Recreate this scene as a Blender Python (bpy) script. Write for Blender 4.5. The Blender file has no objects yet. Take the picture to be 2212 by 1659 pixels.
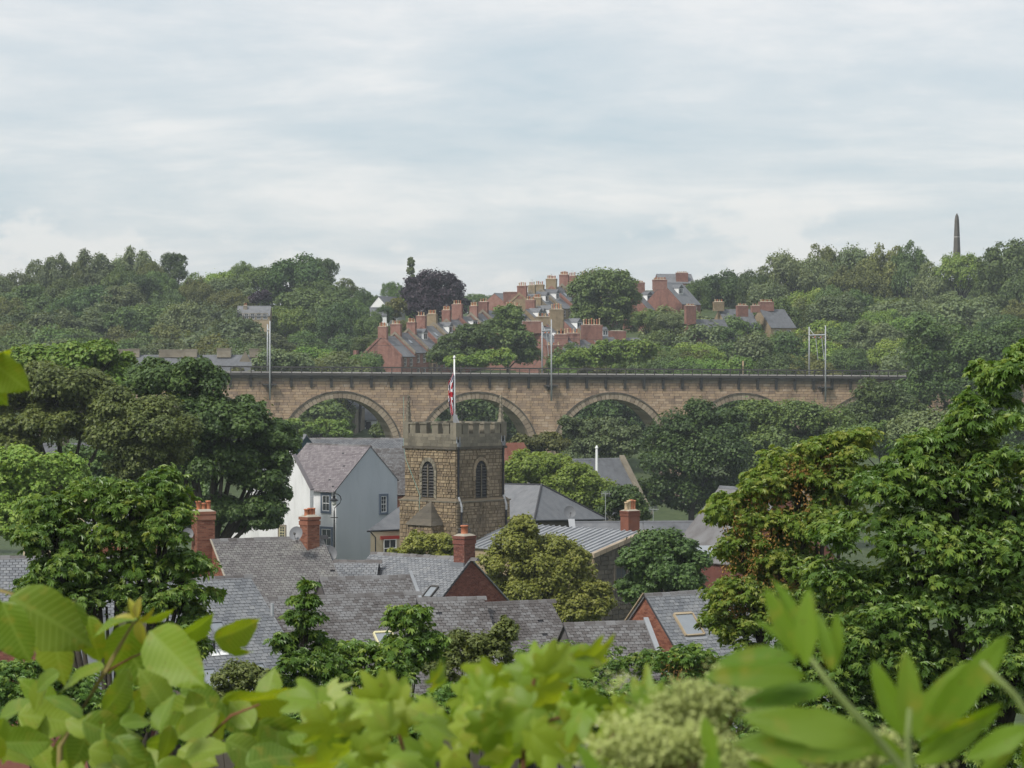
import bpy, math, random
import numpy as np
from mathutils import Matrix, Vector
R = math.radians
SC = bpy.context.scene
COL = SC.collection

# ------------------------------------------------------------------ camera, sky, sun, exposure
F, CX, YH, CZ = 5870.0, 1106.0, 780.0, 30.0        # focal length, centre and eye level on a 2212 px wide picture; eye height
cam_d = bpy.data.cameras.new("camera")
cam = bpy.data.objects.new("camera", cam_d); COL.objects.link(cam)
cam.location = (0, 0, CZ); cam.rotation_euler = (R(90), 0, 0)
cam_d.sensor_width = 36.0; cam_d.lens = 36.0 * F / 2212.0
cam_d.shift_y = -(829.5 - YH) / 2212.0
cam_d.clip_start = 0.1; cam_d.clip_end = 20000
cam_d.dof.use_dof = True; cam_d.dof.focus_distance = 170.0; cam_d.dof.aperture_fstop = 15.0
SC.camera = cam

HAZE = 0.00017
SUN_EL, SUN_AZ = 50.0, -44.0                        # azimuth from the view direction (+Y), negative = left
sun_d = bpy.data.lights.new("sun", 'SUN'); sun = bpy.data.objects.new("sun", sun_d); COL.objects.link(sun)
sun_d.energy = 2.4; sun_d.angle = R(12); sun_d.color = (1.0, 0.955, 0.88)
sv = Vector((math.sin(R(SUN_AZ)) * math.cos(R(SUN_EL)), -math.cos(R(SUN_AZ)) * math.cos(R(SUN_EL)), math.sin(R(SUN_EL))))
sun.rotation_euler = sv.to_track_quat('Z', 'Y').to_euler()
sun.location = (-60, -20, 120)

world = bpy.data.worlds.new("World"); SC.world = world; world.use_nodes = True
nt = world.node_tree; nt.nodes.clear()
def wn(t, **k):
    n = nt.nodes.new(t)
    for a, b in k.items(): setattr(n, a, b)
    return n
def wl(a, b): nt.links.new(a, b)
def wmath(op, a=None, b=None, c=None):
    n = wn('ShaderNodeMath', operation=op)
    for i, v in enumerate((a, b, c)):
        if v is None: continue
        if isinstance(v, (int, float)): n.inputs[i].default_value = v
        else: wl(v, n.inputs[i])
    return n.outputs[0]
sky = wn('ShaderNodeTexSky', sky_type='NISHITA'); sky.sun_disc = False
sky.sun_elevation = R(SUN_EL); sky.sun_rotation = math.atan2(sv.x, sv.y)
bg1 = wn('ShaderNodeBackground'); bg1.inputs[1].default_value = 0.1; wl(sky.outputs[0], bg1.inputs[0])
geo = wn('ShaderNodeTexCoord'); sep = wn('ShaderNodeSeparateXYZ'); wl(geo.outputs['Generated'], sep.inputs[0])
den = wmath('ADD', wmath('MAXIMUM', sep.outputs[2], 0.0), 0.11)
cu = wmath('DIVIDE', sep.outputs[0], den); cv = wmath('DIVIDE', sep.outputs[1], den)
comb = wn('ShaderNodeCombineXYZ'); wl(cu, comb.inputs[0]); wl(cv, comb.inputs[1])
def wnoise(scale, detail, rough, dist, off):
    m = wn('ShaderNodeMapping'); m.inputs['Location'].default_value = off; wl(comb.outputs[0], m.inputs[0])
    m.inputs['Scale'].default_value = (1.0, 0.8, 1)
    n = wn('ShaderNodeTexNoise'); wl(m.outputs[0], n.inputs['Vector'])
    n.inputs['Scale'].default_value = scale; n.inputs['Detail'].default_value = detail
    n.inputs['Roughness'].default_value = rough; n.inputs['Distortion'].default_value = dist
    return n.outputs['Fac']
n1 = wnoise(0.95, 8, 0.6, 0.5, (3.1, 1.7, 0)); n2 = wnoise(2.8, 7, 0.62, 0.3, (8.2, 4.4, 0))
ramp = wn('ShaderNodeValToRGB'); wl(wmath('ADD', wmath('MULTIPLY', n1, 0.72), wmath('MULTIPLY', n2, 0.28)), ramp.inputs[0])
e = ramp.color_ramp.elements
e[0].position = 0.385; e[0].color = (0.585, 0.685, 0.755, 1)
e[1].position = 0.60; e[1].color = (0.93, 0.925, 0.92, 1)
m_ = e.new(0.5); m_.color = (0.74, 0.79, 0.825, 1)
# far cumulus standing low all round the horizon, behind the thin stratus
cmb = wn('ShaderNodeCombineXYZ'); hd = wmath('SQRT', wmath('ADD', wmath('MULTIPLY', sep.outputs[0], sep.outputs[0]), wmath('MULTIPLY', sep.outputs[1], sep.outputs[1])))
wl(wmath('DIVIDE', sep.outputs[0], hd), cmb.inputs[0]); wl(wmath('DIVIDE', sep.outputs[1], hd), cmb.inputs[1]); wl(wmath('MULTIPLY', sep.outputs[2], 1.9), cmb.inputs[2])
cn = wn('ShaderNodeTexNoise'); wl(cmb.outputs[0], cn.inputs['Vector']); cn.inputs['Scale'].default_value = 15.0; cn.inputs['Detail'].default_value = 7; cn.inputs['Roughness'].default_value = 0.55
cmk = wn('ShaderNodeMapRange', interpolation_type='SMOOTHSTEP'); cmk.inputs[1].default_value = 0.49; cmk.inputs[2].default_value = 0.57; cmk.inputs[4].default_value = 0.75
wl(wmath('SUBTRACT', cn.outputs['Fac'], wmath('MULTIPLY', wmath('MAXIMUM', wmath('SUBTRACT', sep.outputs[2], 0.03), 0.0), 4.0)), cmk.inputs[0])
cmx = wn('ShaderNodeMix', data_type='RGBA'); wl(cmk.outputs[0], cmx.inputs[0]); wl(ramp.outputs[0], cmx.inputs[6]); cmx.inputs[7].default_value = (0.95, 0.935, 0.92, 1)
bg2 = wn('ShaderNodeBackground'); bg2.inputs[1].default_value = 0.64; wl(cmx.outputs[2], bg2.inputs[0])
mixw = wn('ShaderNodeMixShader'); mixw.inputs[0].default_value = 0.86
wl(bg1.outputs[0], mixw.inputs[1]); wl(bg2.outputs[0], mixw.inputs[2])
wo = wn('ShaderNodeOutputWorld'); wl(mixw.outputs[0], wo.inputs[0])

SC.view_settings.view_transform = 'Standard'; SC.view_settings.look = 'None'
SC.view_settings.gamma = 1.0; SC.view_settings.exposure = 0.6
SC.view_settings.use_curve_mapping = False
SC.render.engine = 'CYCLES'
SC.cycles.max_bounces = 6; SC.cycles.diffuse_bounces = 3; SC.cycles.glossy_bounces = 2
SC.cycles.transmission_bounces = 3; SC.cycles.transparent_max_bounces = 4; SC.cycles.volume_bounces = 0
SC.cycles.use_denoising = True
SC.cycles.use_adaptive_sampling = True; SC.cycles.adaptive_threshold = 0.02

# ------------------------------------------------------------------ helpers
def P(x, y, d):
    return np.array((d * (x - CX) / F, d, CZ - d * (y - YH) / F))
def PX(d): return F / d                              # picture px per metre at distance d

MATS = {}
def mat_nodes(name):
    m = bpy.data.materials.new(name); m.use_nodes = True
    t = m.node_tree; t.nodes.clear(); MATS[name] = m
    def N(ty, **k):
        n = t.nodes.new(ty)
        for a, b in k.items(): setattr(n, a, b)
        return n
    def L(a, b): t.links.new(a, b)
    return m, t, N, L
def rnd_value(N, L):
    """a random number for each loose piece, whether an object of its own or an island of a joined mesh"""
    oi = N('ShaderNodeObjectInfo'); g = N('ShaderNodeNewGeometry')
    a = N('ShaderNodeMath', operation='ADD'); L(oi.outputs['Random'], a.inputs[0]); L(g.outputs['Random Per Island'], a.inputs[1])
    fr = N('ShaderNodeMath', operation='FRACT'); L(a.outputs[0], fr.inputs[0])
    return fr.outputs[0]
def solid(name, stops, rough=0.85, noise=3.0, namt=0.35, bump=0.0, bscale=20.0, spec=0.3, metal=0.0, streak=None, stain=0.0, stscale=.35):
    """piece-by-piece colour from a ramp, broken up by noise; stops: [(pos, rgb), ...]"""
    m, t, N, L = mat_nodes(name)
    tc = N('ShaderNodeNewGeometry')
    nz = N('ShaderNodeTexNoise'); nz.inputs['Scale'].default_value = noise; nz.inputs['Detail'].default_value = 6; nz.inputs['Roughness'].default_value = 0.62
    if streak:
        mp = N('ShaderNodeMapping'); mp.inputs['Scale'].default_value = streak; L(tc.outputs['Position'], mp.inputs[0]); L(mp.outputs[0], nz.inputs['Vector'])
    else: L(tc.outputs['Position'], nz.inputs['Vector'])
    rv = rnd_value(N, L)
    mix = N('ShaderNodeMix'); mix.inputs[0].default_value = namt; L(rv, mix.inputs[2])
    rg = N('ShaderNodeMapRange'); rg.inputs[1].default_value = 0.28; rg.inputs[2].default_value = 0.72; L(nz.outputs['Fac'], rg.inputs[0])
    L(rg.outputs[0], mix.inputs[3])
    rp = N('ShaderNodeValToRGB'); L(mix.outputs[0], rp.inputs[0])
    el = rp.color_ramp.elements
    while len(el) < len(stops): el.new(0.5)
    for q, (p, c) in zip(el, stops): q.position = p; q.color = (*c, 1)
    col = rp.outputs[0]
    if stain:                                        # soot and rain marks: tall irregular patches
        mp2 = N('ShaderNodeMapping'); mp2.inputs['Scale'].default_value = (1, 1, .22); L(tc.outputs['Position'], mp2.inputs[0])
        sn = N('ShaderNodeTexNoise'); sn.inputs['Scale'].default_value = stscale; sn.inputs['Detail'].default_value = 7; sn.inputs['Roughness'].default_value = .7; L(mp2.outputs[0], sn.inputs['Vector'])
        sr = N('ShaderNodeMapRange', interpolation_type='SMOOTHSTEP'); sr.inputs[1].default_value = .5; sr.inputs[2].default_value = .68; sr.inputs[4].default_value = stain; L(sn.outputs['Fac'], sr.inputs[0])
        sm = N('ShaderNodeMix', data_type='RGBA', blend_type='MULTIPLY'); L(sr.outputs[0], sm.inputs[0]); L(col, sm.inputs[6]); sm.inputs[7].default_value = (.3, .3, .31, 1); col = sm.outputs[2]
    b = N('ShaderNodeBsdfPrincipled'); L(col, b.inputs['Base Color'])
    b.inputs['Roughness'].default_value = rough; b.inputs['Specular IOR Level'].default_value = spec; b.inputs['Metallic'].default_value = metal
    if bump:
        n2 = N('ShaderNodeTexNoise'); n2.inputs['Scale'].default_value = bscale; n2.inputs['Detail'].default_value = 5
        L(tc.outputs['Position'], n2.inputs['Vector'])
        bp = N('ShaderNodeBump'); bp.inputs['Strength'].default_value = bump; bp.inputs['Distance'].default_value = 0.05
        L(n2.outputs['Fac'], bp.inputs['Height']); L(bp.outputs[0], b.inputs['Normal'])
    o = N('ShaderNodeOutputMaterial'); L(b.outputs[0], o.inputs[0])
    return m
def leafmat(name, stops, trans=0.35, tcol=None, rough=0.5, spec=0.4, noise=0.25, namt=0.45, veins=False):
    m, t, N, L = mat_nodes(name)
    g = N('ShaderNodeNewGeometry')
    nz = N('ShaderNodeTexNoise'); nz.inputs['Scale'].default_value = noise; nz.inputs['Detail'].default_value = 3; L(g.outputs['Position'], nz.inputs['Vector'])
    rg = N('ShaderNodeMapRange'); rg.inputs[1].default_value = 0.3; rg.inputs[2].default_value = 0.7; L(nz.outputs['Fac'], rg.inputs[0])
    mix = N('ShaderNodeMix'); mix.inputs[0].default_value = namt; L(rnd_value(N, L), mix.inputs[2]); L(rg.outputs[0], mix.inputs[3])
    rp = N('ShaderNodeValToRGB'); L(mix.outputs[0], rp.inputs[0])
    el = rp.color_ramp.elements
    while len(el) < len(stops): el.new(0.5)
    for q, (p, c) in zip(el, stops): q.position = p; q.color = (*c, 1)
    oi = N('ShaderNodeObjectInfo'); hs = N('ShaderNodeHueSaturation')
    mr = N('ShaderNodeMapRange'); hero = name in ('leaf_syc', 'leaf_syc_light', 'leaf_lime', 'leaf_brown', 'leaf_yellow', 'elm_leaf', 'maple_leaf', 'elder_leaf', 'elder_flower'); mr.inputs[3].default_value = .9 if hero else .75; mr.inputs[4].default_value = 1.1 if hero else 1.3; L(oi.outputs['Random'], mr.inputs[0])
    L(mr.outputs[0], hs.inputs['Value']); L(rp.outputs[0], hs.inputs['Color'])
    mh = N('ShaderNodeMapRange'); mh.inputs[3].default_value = .496 if hero else .485; mh.inputs[4].default_value = .504 if hero else .515
    ml = N('ShaderNodeMath', operation='MULTIPLY'); ml.inputs[1].default_value = 7.31; fr = N('ShaderNodeMath', operation='FRACT')
    L(oi.outputs['Random'], ml.inputs[0]); L(ml.outputs[0], fr.inputs[0]); L(fr.outputs[0], mh.inputs[0]); L(mh.outputs[0], hs.inputs['Hue'])
    col = hs.outputs[0]
    if veins:                                        # paler veins: U along the leaf, V across, from the leaf's own UV map
        uv = N('ShaderNodeUVMap'); uv.uv_map = 'UVMap'; sp = N('ShaderNodeSeparateXYZ'); L(uv.outputs[0], sp.inputs[0])
        ab = N('ShaderNodeMath', operation='ABSOLUTE'); L(sp.outputs[1], ab.inputs[0])
        s1 = N('ShaderNodeMath', operation='MULTIPLY_ADD'); s1.inputs[1].default_value = -0.55; L(ab.outputs[0], s1.inputs[0]); L(sp.outputs[0], s1.inputs[2])
        s2 = N('ShaderNodeMath', operation='MULTIPLY'); s2.inputs[1].default_value = 13 * 6.2832; L(s1.outputs[0], s2.inputs[0])
        s3 = N('ShaderNodeMath', operation='SINE'); L(s2.outputs[0], s3.inputs[0])
        s4 = N('ShaderNodeMapRange'); s4.inputs[1].default_value = 0.5; s4.inputs[2].default_value = 1.0; L(s3.outputs[0], s4.inputs[0])
        mid = N('ShaderNodeMapRange'); mid.inputs[1].default_value = 0.035; mid.inputs[2].default_value = 0.01; L(ab.outputs[0], mid.inputs[0])
        mx = N('ShaderNodeMath', operation='MAXIMUM'); L(s4.outputs[0], mx.inputs[0]); L(mid.outputs[0], mx.inputs[1])
        sc_ = N('ShaderNodeMath', operation='MULTIPLY'); sc_.inputs[1].default_value = 0.34; L(mx.outputs[0], sc_.inputs[0])
        vm = N('ShaderNodeMix', data_type='RGBA'); L(sc_.outputs[0], vm.inputs[0]); L(col, vm.inputs[6]); vm.inputs[7].default_value = (0.30, 0.40, 0.11, 1)
        col = vm.outputs[2]
    if veins is not None and name in ('elm_leaf', 'maple_leaf', 'elder_leaf'):   # yellowing and brown flecks
        bn = N('ShaderNodeTexNoise'); bn.inputs['Scale'].default_value = 38; bn.inputs['Detail'].default_value = 4; L(g.outputs['Position'], bn.inputs['Vector'])
        br_ = N('ShaderNodeMapRange'); br_.inputs[1].default_value = .56; br_.inputs[2].default_value = .75; br_.inputs[4].default_value = .6; L(bn.outputs['Fac'], br_.inputs[0])
        bm = N('ShaderNodeMix', data_type='RGBA'); L(br_.outputs[0], bm.inputs[0]); L(col, bm.inputs[6]); bm.inputs[7].default_value = (.30, .27, .05, 1); col = bm.outputs[2]
        b2 = N('ShaderNodeTexNoise'); b2.inputs['Scale'].default_value = 130; b2.inputs['Detail'].default_value = 2; L(g.outputs['Position'], b2.inputs['Vector'])
        r2 = N('ShaderNodeMapRange'); r2.inputs[1].default_value = .70; r2.inputs[2].default_value = .74; r2.inputs[4].default_value = .8; L(b2.outputs['Fac'], r2.inputs[0])
        b3 = N('ShaderNodeMix', data_type='RGBA'); L(r2.outputs[0], b3.inputs[0]); L(col, b3.inputs[6]); b3.inputs[7].default_value = (.12, .06, .02, 1); col = b3.outputs[2]
    b = N('ShaderNodeBsdfPrincipled'); L(col, b.inputs['Base Color'])
    b.inputs['Roughness'].default_value = rough; b.inputs['Specular IOR Level'].default_value = spec
    tr = N('ShaderNodeBsdfTranslucent')
    tm = N('ShaderNodeMix', data_type='RGBA', blend_type='MULTIPLY'); tm.inputs[0].default_value = 1.0
    L(col, tm.inputs[6]); tm.inputs[7].default_value = (*(tcol or (1.5, 1.35, 0.45)), 1); L(tm.outputs[2], tr.inputs[0])
    ms = N('ShaderNodeMixShader'); ms.inputs[0].default_value = trans; L(b.outputs[0], ms.inputs[1]); L(tr.outputs[0], ms.inputs[2])
    o = N('ShaderNodeOutputMaterial'); L(ms.outputs[0], o.inputs[0])
    return m

ORG = {}
def put(o, parent=None, label=None, cat=None, group=None, kind=None):
    COL.objects.link(o)
    if parent is not None: o.parent = parent
    if label: o['label'] = label
    if cat: o['category'] = cat
    if group: o['group'] = group
    if kind: o['kind'] = kind
    return o
def thing(name, loc, label, cat, group=None):
    o = bpy.data.objects.new(name, None); o.location = loc; o.empty_display_size = 0.3
    put(o, None, label, cat, group); ORG[o.name] = np.array(loc, float)
    return o
def np_mesh(name, V, Fc, mats=(), smooth=False, midx=None):
    me = bpy.data.meshes.new(name)
    V = np.asarray(V, np.float32); Fc = np.asarray(Fc, np.int32); k = Fc.shape[1]
    me.vertices.add(len(V)); me.vertices.foreach_set('co', V.ravel())
    me.loops.add(Fc.size); me.loops.foreach_set('vertex_index', Fc.ravel())
    me.polygons.add(len(Fc)); me.polygons.foreach_set('loop_start', np.arange(0, Fc.size, k, dtype=np.int32))
    try: me.polygons.foreach_set('loop_total', np.full(len(Fc), k, np.int32))
    except Exception: pass
    if midx is not None: me.polygons.foreach_set('material_index', np.asarray(midx, np.int32))
    me.polygons.foreach_set('use_smooth', np.full(len(Fc), bool(smooth)))
    me.update(calc_edges=True); me.validate()
    for m in mats: me.materials.append(m)
    return me
def mobj(name, me, parent=None, loc=None, **k):
    o = bpy.data.objects.new(name, me)
    if loc is not None: o.location = loc
    return put(o, parent, **k)
class MB:
    """collects shapes in world coordinates into one mesh"""
    def __init__(s): s.v = []; s.f = []; s.m = []
    def poly(s, pts, m=0):
        b = len(s.v); s.v += [tuple(p) for p in pts]; s.f.append(tuple(range(b, b + len(pts)))); s.m.append(m)
    def hexa(s, p, m=0):                             # 8 points: bottom ring then top ring
        b = len(s.v); s.v += [tuple(q) for q in p]
        for q in ((3, 2, 1, 0), (4, 5, 6, 7), (0, 1, 5, 4), (1, 2, 6, 5), (2, 3, 7, 6), (3, 0, 4, 7)):
            s.f.append(tuple(b + i for i in q)); s.m.append(m)
    def box(s, c, ax, ay, az, m=0):                  # half axes as vectors
        c, ax, ay, az = (np.asarray(q, float) for q in (c, ax, ay, az))
        s.hexa([c - ax - ay - az, c + ax - ay - az, c + ax + ay - az, c - ax + ay - az,
                c - ax - ay + az, c + ax - ay + az, c + ax + ay + az, c - ax + ay + az], m)
    def prism(s, pts, off, m=0, mside=None):
        b = len(s.v); n = len(pts); off = np.asarray(off)
        s.v += [tuple(p) for p in pts] + [tuple(np.asarray(p) + off) for p in pts]
        s.f.append(tuple(b + i for i in range(n))[::-1]); s.m.append(m)
        s.f.append(tuple(b + n + i for i in range(n))); s.m.append(m)
        for i in range(n):
            j = (i + 1) % n; s.f.append((b + i, b + j, b + n + j, b + n + i)); s.m.append(m if mside is None else mside)
    def tube(s, pts, rad, n=8, m=0, cap=True):
        pts = [np.asarray(p, float) for p in pts]
        if isinstance(rad, (int, float)): rad = [rad] * len(pts)
        b = len(s.v)
        for i, p in enumerate(pts):
            t = pts[min(i + 1, len(pts) - 1)] - pts[max(i - 1, 0)]; t = t / (np.linalg.norm(t) + 1e-9)
            a = np.cross(t, (0, 0, 1.0) if abs(t[2]) < 0.9 else (1.0, 0, 0)); a /= np.linalg.norm(a); c = np.cross(t, a)
            for k in range(n):
                w = 2 * math.pi * k / n; s.v.append(tuple(p + rad[i] * (math.cos(w) * a + math.sin(w) * c)))
        for i in range(len(pts) - 1):
            for k in range(n):
                q = (k + 1) % n; s.f.append((b + i * n + k, b + i * n + q, b + (i + 1) * n + q, b + (i + 1) * n + k)); s.m.append(m)
        if cap:
            s.f.append(tuple(b + k for k in range(n))[::-1]); s.m.append(m)
            e_ = b + (len(pts) - 1) * n; s.f.append(tuple(e_ + k for k in range(n))); s.m.append(m)
    def lathe(s, c, prof, n=12, m=0):                # profile [(r, z)] about a vertical axis at c
        c = np.asarray(c, float); b = len(s.v)
        for r, z in prof:
            for k in range(n):
                w = 2 * math.pi * k / n; s.v.append(tuple(c + (r * math.cos(w), r * math.sin(w), z)))
        for i in range(len(prof) - 1):
            for k in range(n):
                q = (k + 1) % n; s.f.append((b + i * n + k, b + i * n + q, b + (i + 1) * n + q, b + (i + 1) * n + k)); s.m.append(m)
        s.f.append(tuple(b + k for k in range(n))[::-1]); s.m.append(m)
        e_ = b + (len(prof) - 1) * n; s.f.append(tuple(e_ + k for k in range(n))); s.m.append(m)
    def mesh(s, name, mats, T=(0, 0, 0), smooth=False):
        me = bpy.data.meshes.new(name)
        v = np.asarray(s.v, float) - np.asarray(T, float)
        me.from_pydata(v.tolist(), [], s.f)
        for m in (mats if isinstance(mats, (list, tuple)) else [mats]): me.materials.append(m)
        if len(set(s.m)) > 1: me.polygons.foreach_set('material_index', s.m)
        if smooth: me.polygons.foreach_set('use_smooth', [True] * len(s.f))
        me.update(); return me
    def part(s, name, mats, parent, smooth=False, **k):
        T = ORG[parent.name]; o = mobj(name, s.mesh(name, mats, T, smooth), parent, **k); ORG[o.name] = T
        return o
    def top(s, name, mats, T, label=None, cat=None, smooth=False, **k):
        o = mobj(name, s.mesh(name, mats, T, smooth), None, tuple(T), label=label, cat=cat, **k); ORG[o.name] = np.array(T, float)
        return o

UNIT = {}
CUBE_V = np.array([(-1, -1, -1), (1, -1, -1), (1, 1, -1), (-1, 1, -1), (-1, -1, 1), (1, -1, 1), (1, 1, 1), (-1, 1, 1)], float) * 0.5
CUBE_F = np.array([(3, 2, 1, 0), (4, 5, 6, 7), (0, 1, 5, 4), (1, 2, 6, 5), (2, 3, 7, 6), (3, 0, 4, 7)])
def unit_piece(mat, bevel):
    k = (mat.name, bevel)
    if k not in UNIT:
        V = CUBE_V.copy()
        if bevel: V[4:, :2] *= (1 - bevel)           # outer face a little smaller: a dressed edge
        UNIT[k] = np_mesh("piece_" + mat.name, V, CUBE_F, [mat])
    return UNIT[k]
def pieces(name, parent, items, mat, limit=300, focus=None, bevel=0.0, stuff=None):
    """items: (centre, x axis, y axis, z axis) full-size axis vectors of each block; the `limit` nearest `focus` become parts, the rest one joined part"""
    if not items: return
    T = ORG[parent.name]
    C_ = np.array([i[0] for i in items], float); A = np.array([[i[1], i[2], i[3]] for i in items], float)   # (n,3axes,3)
    fx = np.asarray(focus if focus is not None else C_.mean(0)); order = np.argsort(((C_ - fx) ** 2).sum(1))
    me = unit_piece(mat, bevel)
    for i in order[:limit]:
        o = bpy.data.objects.new(name, me)
        M = Matrix.Identity(4)
        for a in range(3):
            for r in range(3): M[r][a] = A[i, a, r]
            M[a][3] = C_[i, a] - T[a]
        o.matrix_basis = M; COL.objects.link(o); o.parent = parent
    rest = order[limit:]
    if len(rest):
        V = CUBE_V.copy()
        if bevel: V[4:, :2] *= (1 - bevel)
        W = np.einsum('kj,nji->nki', V, A[rest]) + C_[rest][:, None, :] - T
        Fc = (CUBE_F[None] + 8 * np.arange(len(rest))[:, None, None]).reshape(-1, 4)
        o = mobj(stuff or name + "_field", np_mesh(name + "_field", W.reshape(-1, 3), Fc, [mat]), parent, kind='stuff'); ORG[o.name] = T

RNG = np.random.default_rng(7)
def rot2(a): return np.array((math.cos(a), math.sin(a), 0.0))

# ------------------------------------------------------------------ materials
M = {}
def S(k, *a, **kw): M[k] = solid(k, *a, **kw)
S('grass', [(0.1, (.035, .055, .018)), (0.6, (.06, .085, .03)), (1, (.09, .10, .045))], noise=0.6, namt=0.9, bump=.6, bscale=4)
S('slate_blue', [(0, (.10, .106, .118)), (.45, (.165, .172, .183)), (.8, (.205, .21, .218)), (1, (.25, .25, .245))], rough=.55, noise=.7, namt=.42, spec=.5, bump=.25, bscale=12)
S('slate_brown', [(0, (.085, .078, .078)), (.4, (.145, .135, .132)), (.75, (.19, .185, .175)), (1, (.235, .225, .2))], rough=.6, noise=.55, namt=.45, spec=.45, bump=.25, bscale=12)
S('slate_moss', [(0, (.05, .043, .042)), (.38, (.095, .085, .082)), (.62, (.155, .15, .15)), (1, (.2, .2, .205))], rough=.65, noise=.42, namt=.6, spec=.4, bump=.25, bscale=12)
S('slate_purple', [(0, (.12, .10, .108)), (.5, (.185, .162, .168)), (1, (.26, .235, .235))], rough=.6, noise=1.0, namt=.35, spec=.4)
S('slate_far', [(0, (.08, .082, .09)), (.5, (.13, .135, .145)), (1, (.19, .19, .195))], rough=.6, noise=1.3, namt=.5, spec=.4, stain=.4, stscale=.6)
S('slate_under', [(0, (.035, .035, .04)), (1, (.055, .055, .06))], rough=.9)
S('brick_red', [(0, (.12, .045, .03)), (.45, (.215, .085, .055)), (.8, (.275, .122, .078)), (1, (.33, .19, .13))], noise=1.5, namt=.3, rough=.9)
S('brick_dark', [(0, (.10, .038, .032)), (.45, (.175, .068, .052)), (.8, (.22, .09, .066)), (1, (.27, .15, .11))], noise=1.5, namt=.3, rough=.9)
S('mortar', [(0, (.17, .13, .10)), (1, (.27, .215, .17))], rough=.95)
S('brick_far', [(0, (.15, .075, .06)), (.5, (.24, .122, .095)), (1, (.32, .19, .155))], noise=1.6, namt=.6, rough=.9, bump=.3, bscale=5, stain=.5, stscale=.5)
S('brick_yellow', [(0, (.17, .125, .075)), (.5, (.26, .2, .125)), (1, (.33, .27, .18))], noise=1.6, namt=.6, rough=.9, bump=.3, bscale=5, stain=.5, stscale=.5)
S('stone_via', [(0, (.155, .11, .086)), (.3, (.31, .228, .166)), (.6, (.41, .292, .19)), (.85, (.46, .35, .255)), (1, (.52, .42, .335))], noise=.45, namt=.45, rough=.9, bump=.5, bscale=3, streak=(1, 1, .3), stain=.6, stscale=.4)
S('stone_via_top', [(0, (.16, .13, .10)), (.5, (.26, .208, .158)), (1, (.34, .28, .215))], noise=.3, namt=.5, rough=.9, bump=.5, bscale=3, stain=.7, stscale=.5)
S('joint_dark', [(0, (.09, .07, .055)), (1, (.15, .118, .09))], rough=.95)
S('stone_ring', [(0, (.18, .142, .106)), (.5, (.30, .24, .175)), (1, (.38, .315, .235))], noise=.3, namt=.4, rough=.9, bump=.4, bscale=3, stain=.4, stscale=.5)
S('stone_sooty', [(0, (.05, .045, .04)), (.5, (.10, .088, .074)), (1, (.17, .15, .125))], noise=.4, namt=.6, rough=.9)
S('iron_dark', [(0, (.04, .038, .037)), (1, (.08, .075, .07))], rough=.7, noise=1)
S('rubble_sunlit', [(0, (.075, .06, .044)), (.3, (.185, .14, .095)), (.65, (.29, .22, .14)), (1, (.42, .335, .22))], noise=.6, namt=.5, rough=.92, bump=.5, bscale=8, stain=.5, stscale=.9)  # tower stone for the left faces, with the sun's warmth put into its colour
S('rubble_shaded', [(0, (.14, .108, .075)), (.35, (.22, .172, .118)), (.7, (.285, .225, .155)), (1, (.34, .28, .2))], noise=.5, namt=.4, rough=.92, bump=.5, bscale=8, stain=.5, stscale=.9)  # same stone for the right faces, shade-side dullness put into its colour
S('rubble_joint', [(0, (.09, .072, .052)), (1, (.19, .15, .10))], rough=.95, noise=2)
S('ashlar_grey', [(0, (.10, .09, .07)), (.5, (.19, .17, .13)), (1, (.30, .265, .2))], noise=.9, namt=.5, rough=.9, bump=.3, bscale=6, stain=.45, stscale=1.2)
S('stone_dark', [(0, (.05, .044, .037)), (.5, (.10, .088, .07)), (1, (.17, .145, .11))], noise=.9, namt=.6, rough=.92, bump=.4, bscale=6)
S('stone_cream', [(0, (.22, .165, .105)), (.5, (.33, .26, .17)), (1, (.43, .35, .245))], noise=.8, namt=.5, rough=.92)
S('stone_far', [(0, (.14, .12, .09)), (.5, (.22, .19, .145)), (1, (.30, .265, .21))], noise=.8, namt=.6, rough=.92)
S('render_white', [(0, (.52, .525, .52)), (.4, (.66, .665, .665)), (1, (.74, .745, .75))], noise=1.6, namt=1.0, rough=.9, streak=(1, 1, .18), stain=.15, stscale=.8)
S('render_blue', [(0, (.38, .415, .45)), (1, (.44, .475, .505))], noise=.6, namt=.9, rough=.9, streak=(1, 1, .25), stain=.12, stscale=.8)
S('render_cream', [(0, (.56, .46, .31)), (1, (.68, .58, .42))], noise=.8, namt=.9, rough=.9)
S('paint_teal', [(0, (.018, .045, .055)), (1, (.028, .062, .072))], rough=.6, namt=.8)
S('paint_slate', [(0, (.10, .13, .175)), (1, (.14, .17, .215))], rough=.7)
S('paint_white', [(0, (.72, .72, .71)), (1, (.82, .82, .81))], rough=.5)
S('paint_cream', [(0, (.62, .57, .33)), (1, (.7, .65, .42))], rough=.5)
S('paint_red', [(0, (.30, .035, .03)), (1, (.38, .05, .04))], rough=.6)
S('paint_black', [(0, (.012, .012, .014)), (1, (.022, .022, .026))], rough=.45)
S('glass', [(0, (.03, .035, .042)), (1, (.06, .066, .075))], rough=.12, spec=.6)
S('glass_sky', [(0, (.20, .22, .24)), (1, (.27, .29, .31))], rough=.08, spec=.7)
S('lamp_glass', [(0, (.55, .55, .52)), (1, (.65, .65, .62))], rough=.2, spec=.5)
S('pot', [(0, (.34, .115, .06)), (.6, (.45, .17, .09)), (1, (.52, .24, .13))], noise=2, namt=.4, rough=.8)
S('pot_buff', [(0, (.40, .29, .17)), (1, (.58, .46, .30))], noise=2, namt=.4, rough=.8)
S('cement', [(0, (.30, .27, .22)), (1, (.42, .38, .31))], noise=2, rough=.95)
S('lead', [(0, (.20, .21, .225)), (.5, (.275, .285, .30)), (1, (.36, .37, .38))], noise=.6, namt=.7, rough=.5, spec=.5)
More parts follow.
